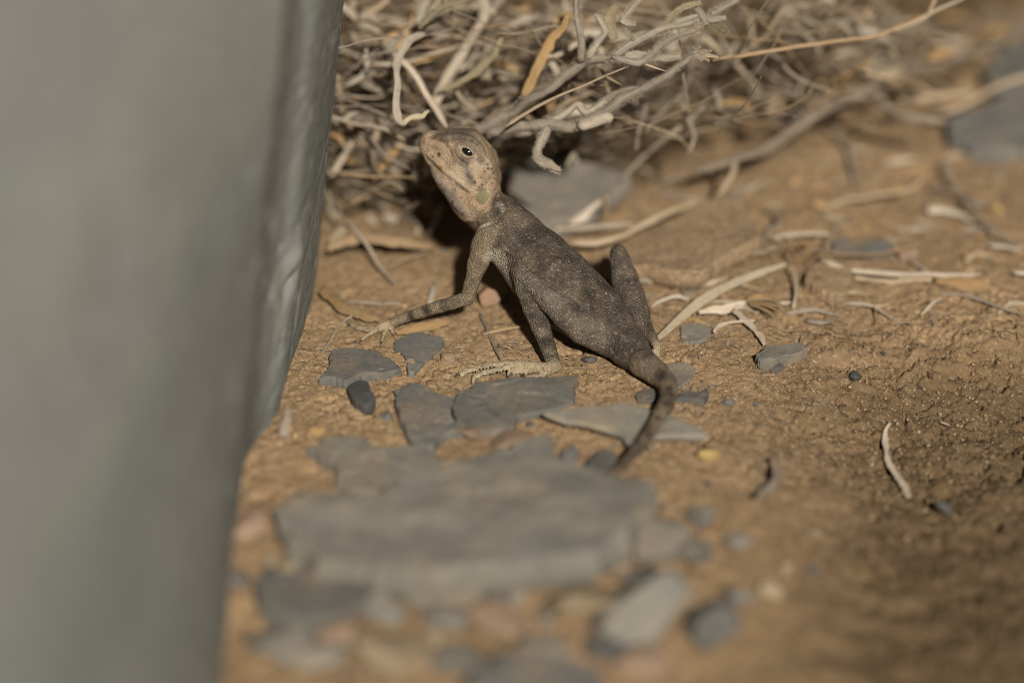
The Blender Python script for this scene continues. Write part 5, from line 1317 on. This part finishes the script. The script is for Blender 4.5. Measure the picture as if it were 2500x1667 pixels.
for i in range(64):
    px, py = r2.uniform(1500, 2500), r2.uniform(380, 800)
    c_, ln, a, w_ = Pg(px, py, .03), r2.uniform(.25, 1.0), r2.normal() * .6, r2.uniform(.02, .055)
    mt, nm, _ = SC[int(r2.integers(5))]
    d = np.array([math.cos(a), math.sin(a), 0]); sd_ = np.array([-math.sin(a), math.cos(a), 0]) * r2.normal() * .15 * ln
    pts = [c_ - d * ln / 2, c_ + sd_ + np.array([0, 0, r2.uniform(.01, .07)]), c_ + d * ln / 2]
    pts = [np.array([q[0], q[1], max(q[2], float(height(q[0], q[1])) + .02)]) for q in pts]
    SEED[0] += 1
    v, f, at = sweep_leaf(pts, [w_ * .4, w_, w_ * .7, w_ * .2], step=.08, seed=SEED[0], cup=.3 * r2.normal(), twist=r2.normal() * 40, frill=.25)
    spot = 'behind the brown bristle tuft' if py < 560 else 'around the golden seed tuft' if px < 1950 else 'beside the long cream stem'
    mobj('leaf_scrap', v, f, M[mt], None, '%s %s leaf scrap lying %s' % ('short' if ln < .5 else 'mid-length' if ln < .75 else 'long', nm, spot), 'leaf scrap', nm + ' leaf scraps on the open soil', attrs=at)

# pebbles one can pick out
PEB = [('tan_rock', 'small tan pebble half sunk in the sandy soil', 'tan pebbles in the soil'), ('pink_rock', 'small pinkish pebble half sunk in the sandy soil', 'pinkish pebbles in the soil'),
       ('slate_blue', 'small blue-grey slate chip half sunk in the sandy soil', 'blue-grey chips in the soil'), ('slate_dark', 'small dark slate chip half sunk in the sandy soil', 'dark chips in the soil'), ('grey_rock', 'small dusty grey pebble half sunk in the sandy soil', 'grey pebbles in the soil')]
peb_me = []
for k in range(8):
    v, f = rock_shape(3, 500 + k, .45)
    peb_me.append(mesh_data('pebble', v, f, M['tan_rock']))
def pebble(px, py, size, kind, flat):
    p = Pg(px, py)
    z = gz(p[0], p[1])
    o = bpy.data.objects.new('pebble', peb_me[int(r2.integers(8))])
    COL.objects.link(o)
    o.location = Vector(np.array([p[0], p[1], z + size * flat * .35]) * S)
    o.scale = (size * 1.0, size * r2.uniform(.6, 1), size * flat)
    o.rotation_euler = (r2.normal() * .25, r2.normal() * .25, r2.uniform(0, 6.28))
    o.material_slots[0].link = 'OBJECT'
    o.material_slots[0].material = M[PEB[kind][0]]
    spot = 'around the largest slate' if py > 1080 and px < 1750 else 'near the hollow' if px > 1750 and py > 800 else 'on the open soil behind the lizard' if py < 760 else 'near the lizard\'s feet'
    tag(o, ('flat ' if flat < .62 else 'chunky ') + ('larger ' if size > .11 else 'tiny ' if size < .055 else 'small ') + PEB[kind][1].replace('small ', '').replace('half sunk in the sandy soil', 'half sunk ' + spot), 'pebble', PEB[kind][2])
cnt = 0
while cnt < 240:
    if r2.random() < .62:
        a, b = r2.normal(1150, 420), r2.normal(1330, 220)
        if a < 620: continue
        size = r2.uniform(.05, .19) * (1.3 if b > 1350 else .75)
    else:
        a, b = r2.uniform(760, 2500), r2.uniform(560, 1100)
        size = r2.uniform(.03, .075)
    if b > 1760 or b < 480 or a > 2520: continue
    if b < 950 and 860 < a < 1660 and b > 600: size *= .7
    if a > 1950 and b > 900 and r2.random() < .8: continue
    pebble(a, b, size, int(r2.choice(5, p=[.24, .24, .18, .16, .18])), r2.uniform(.45, .8))
    cnt += 1
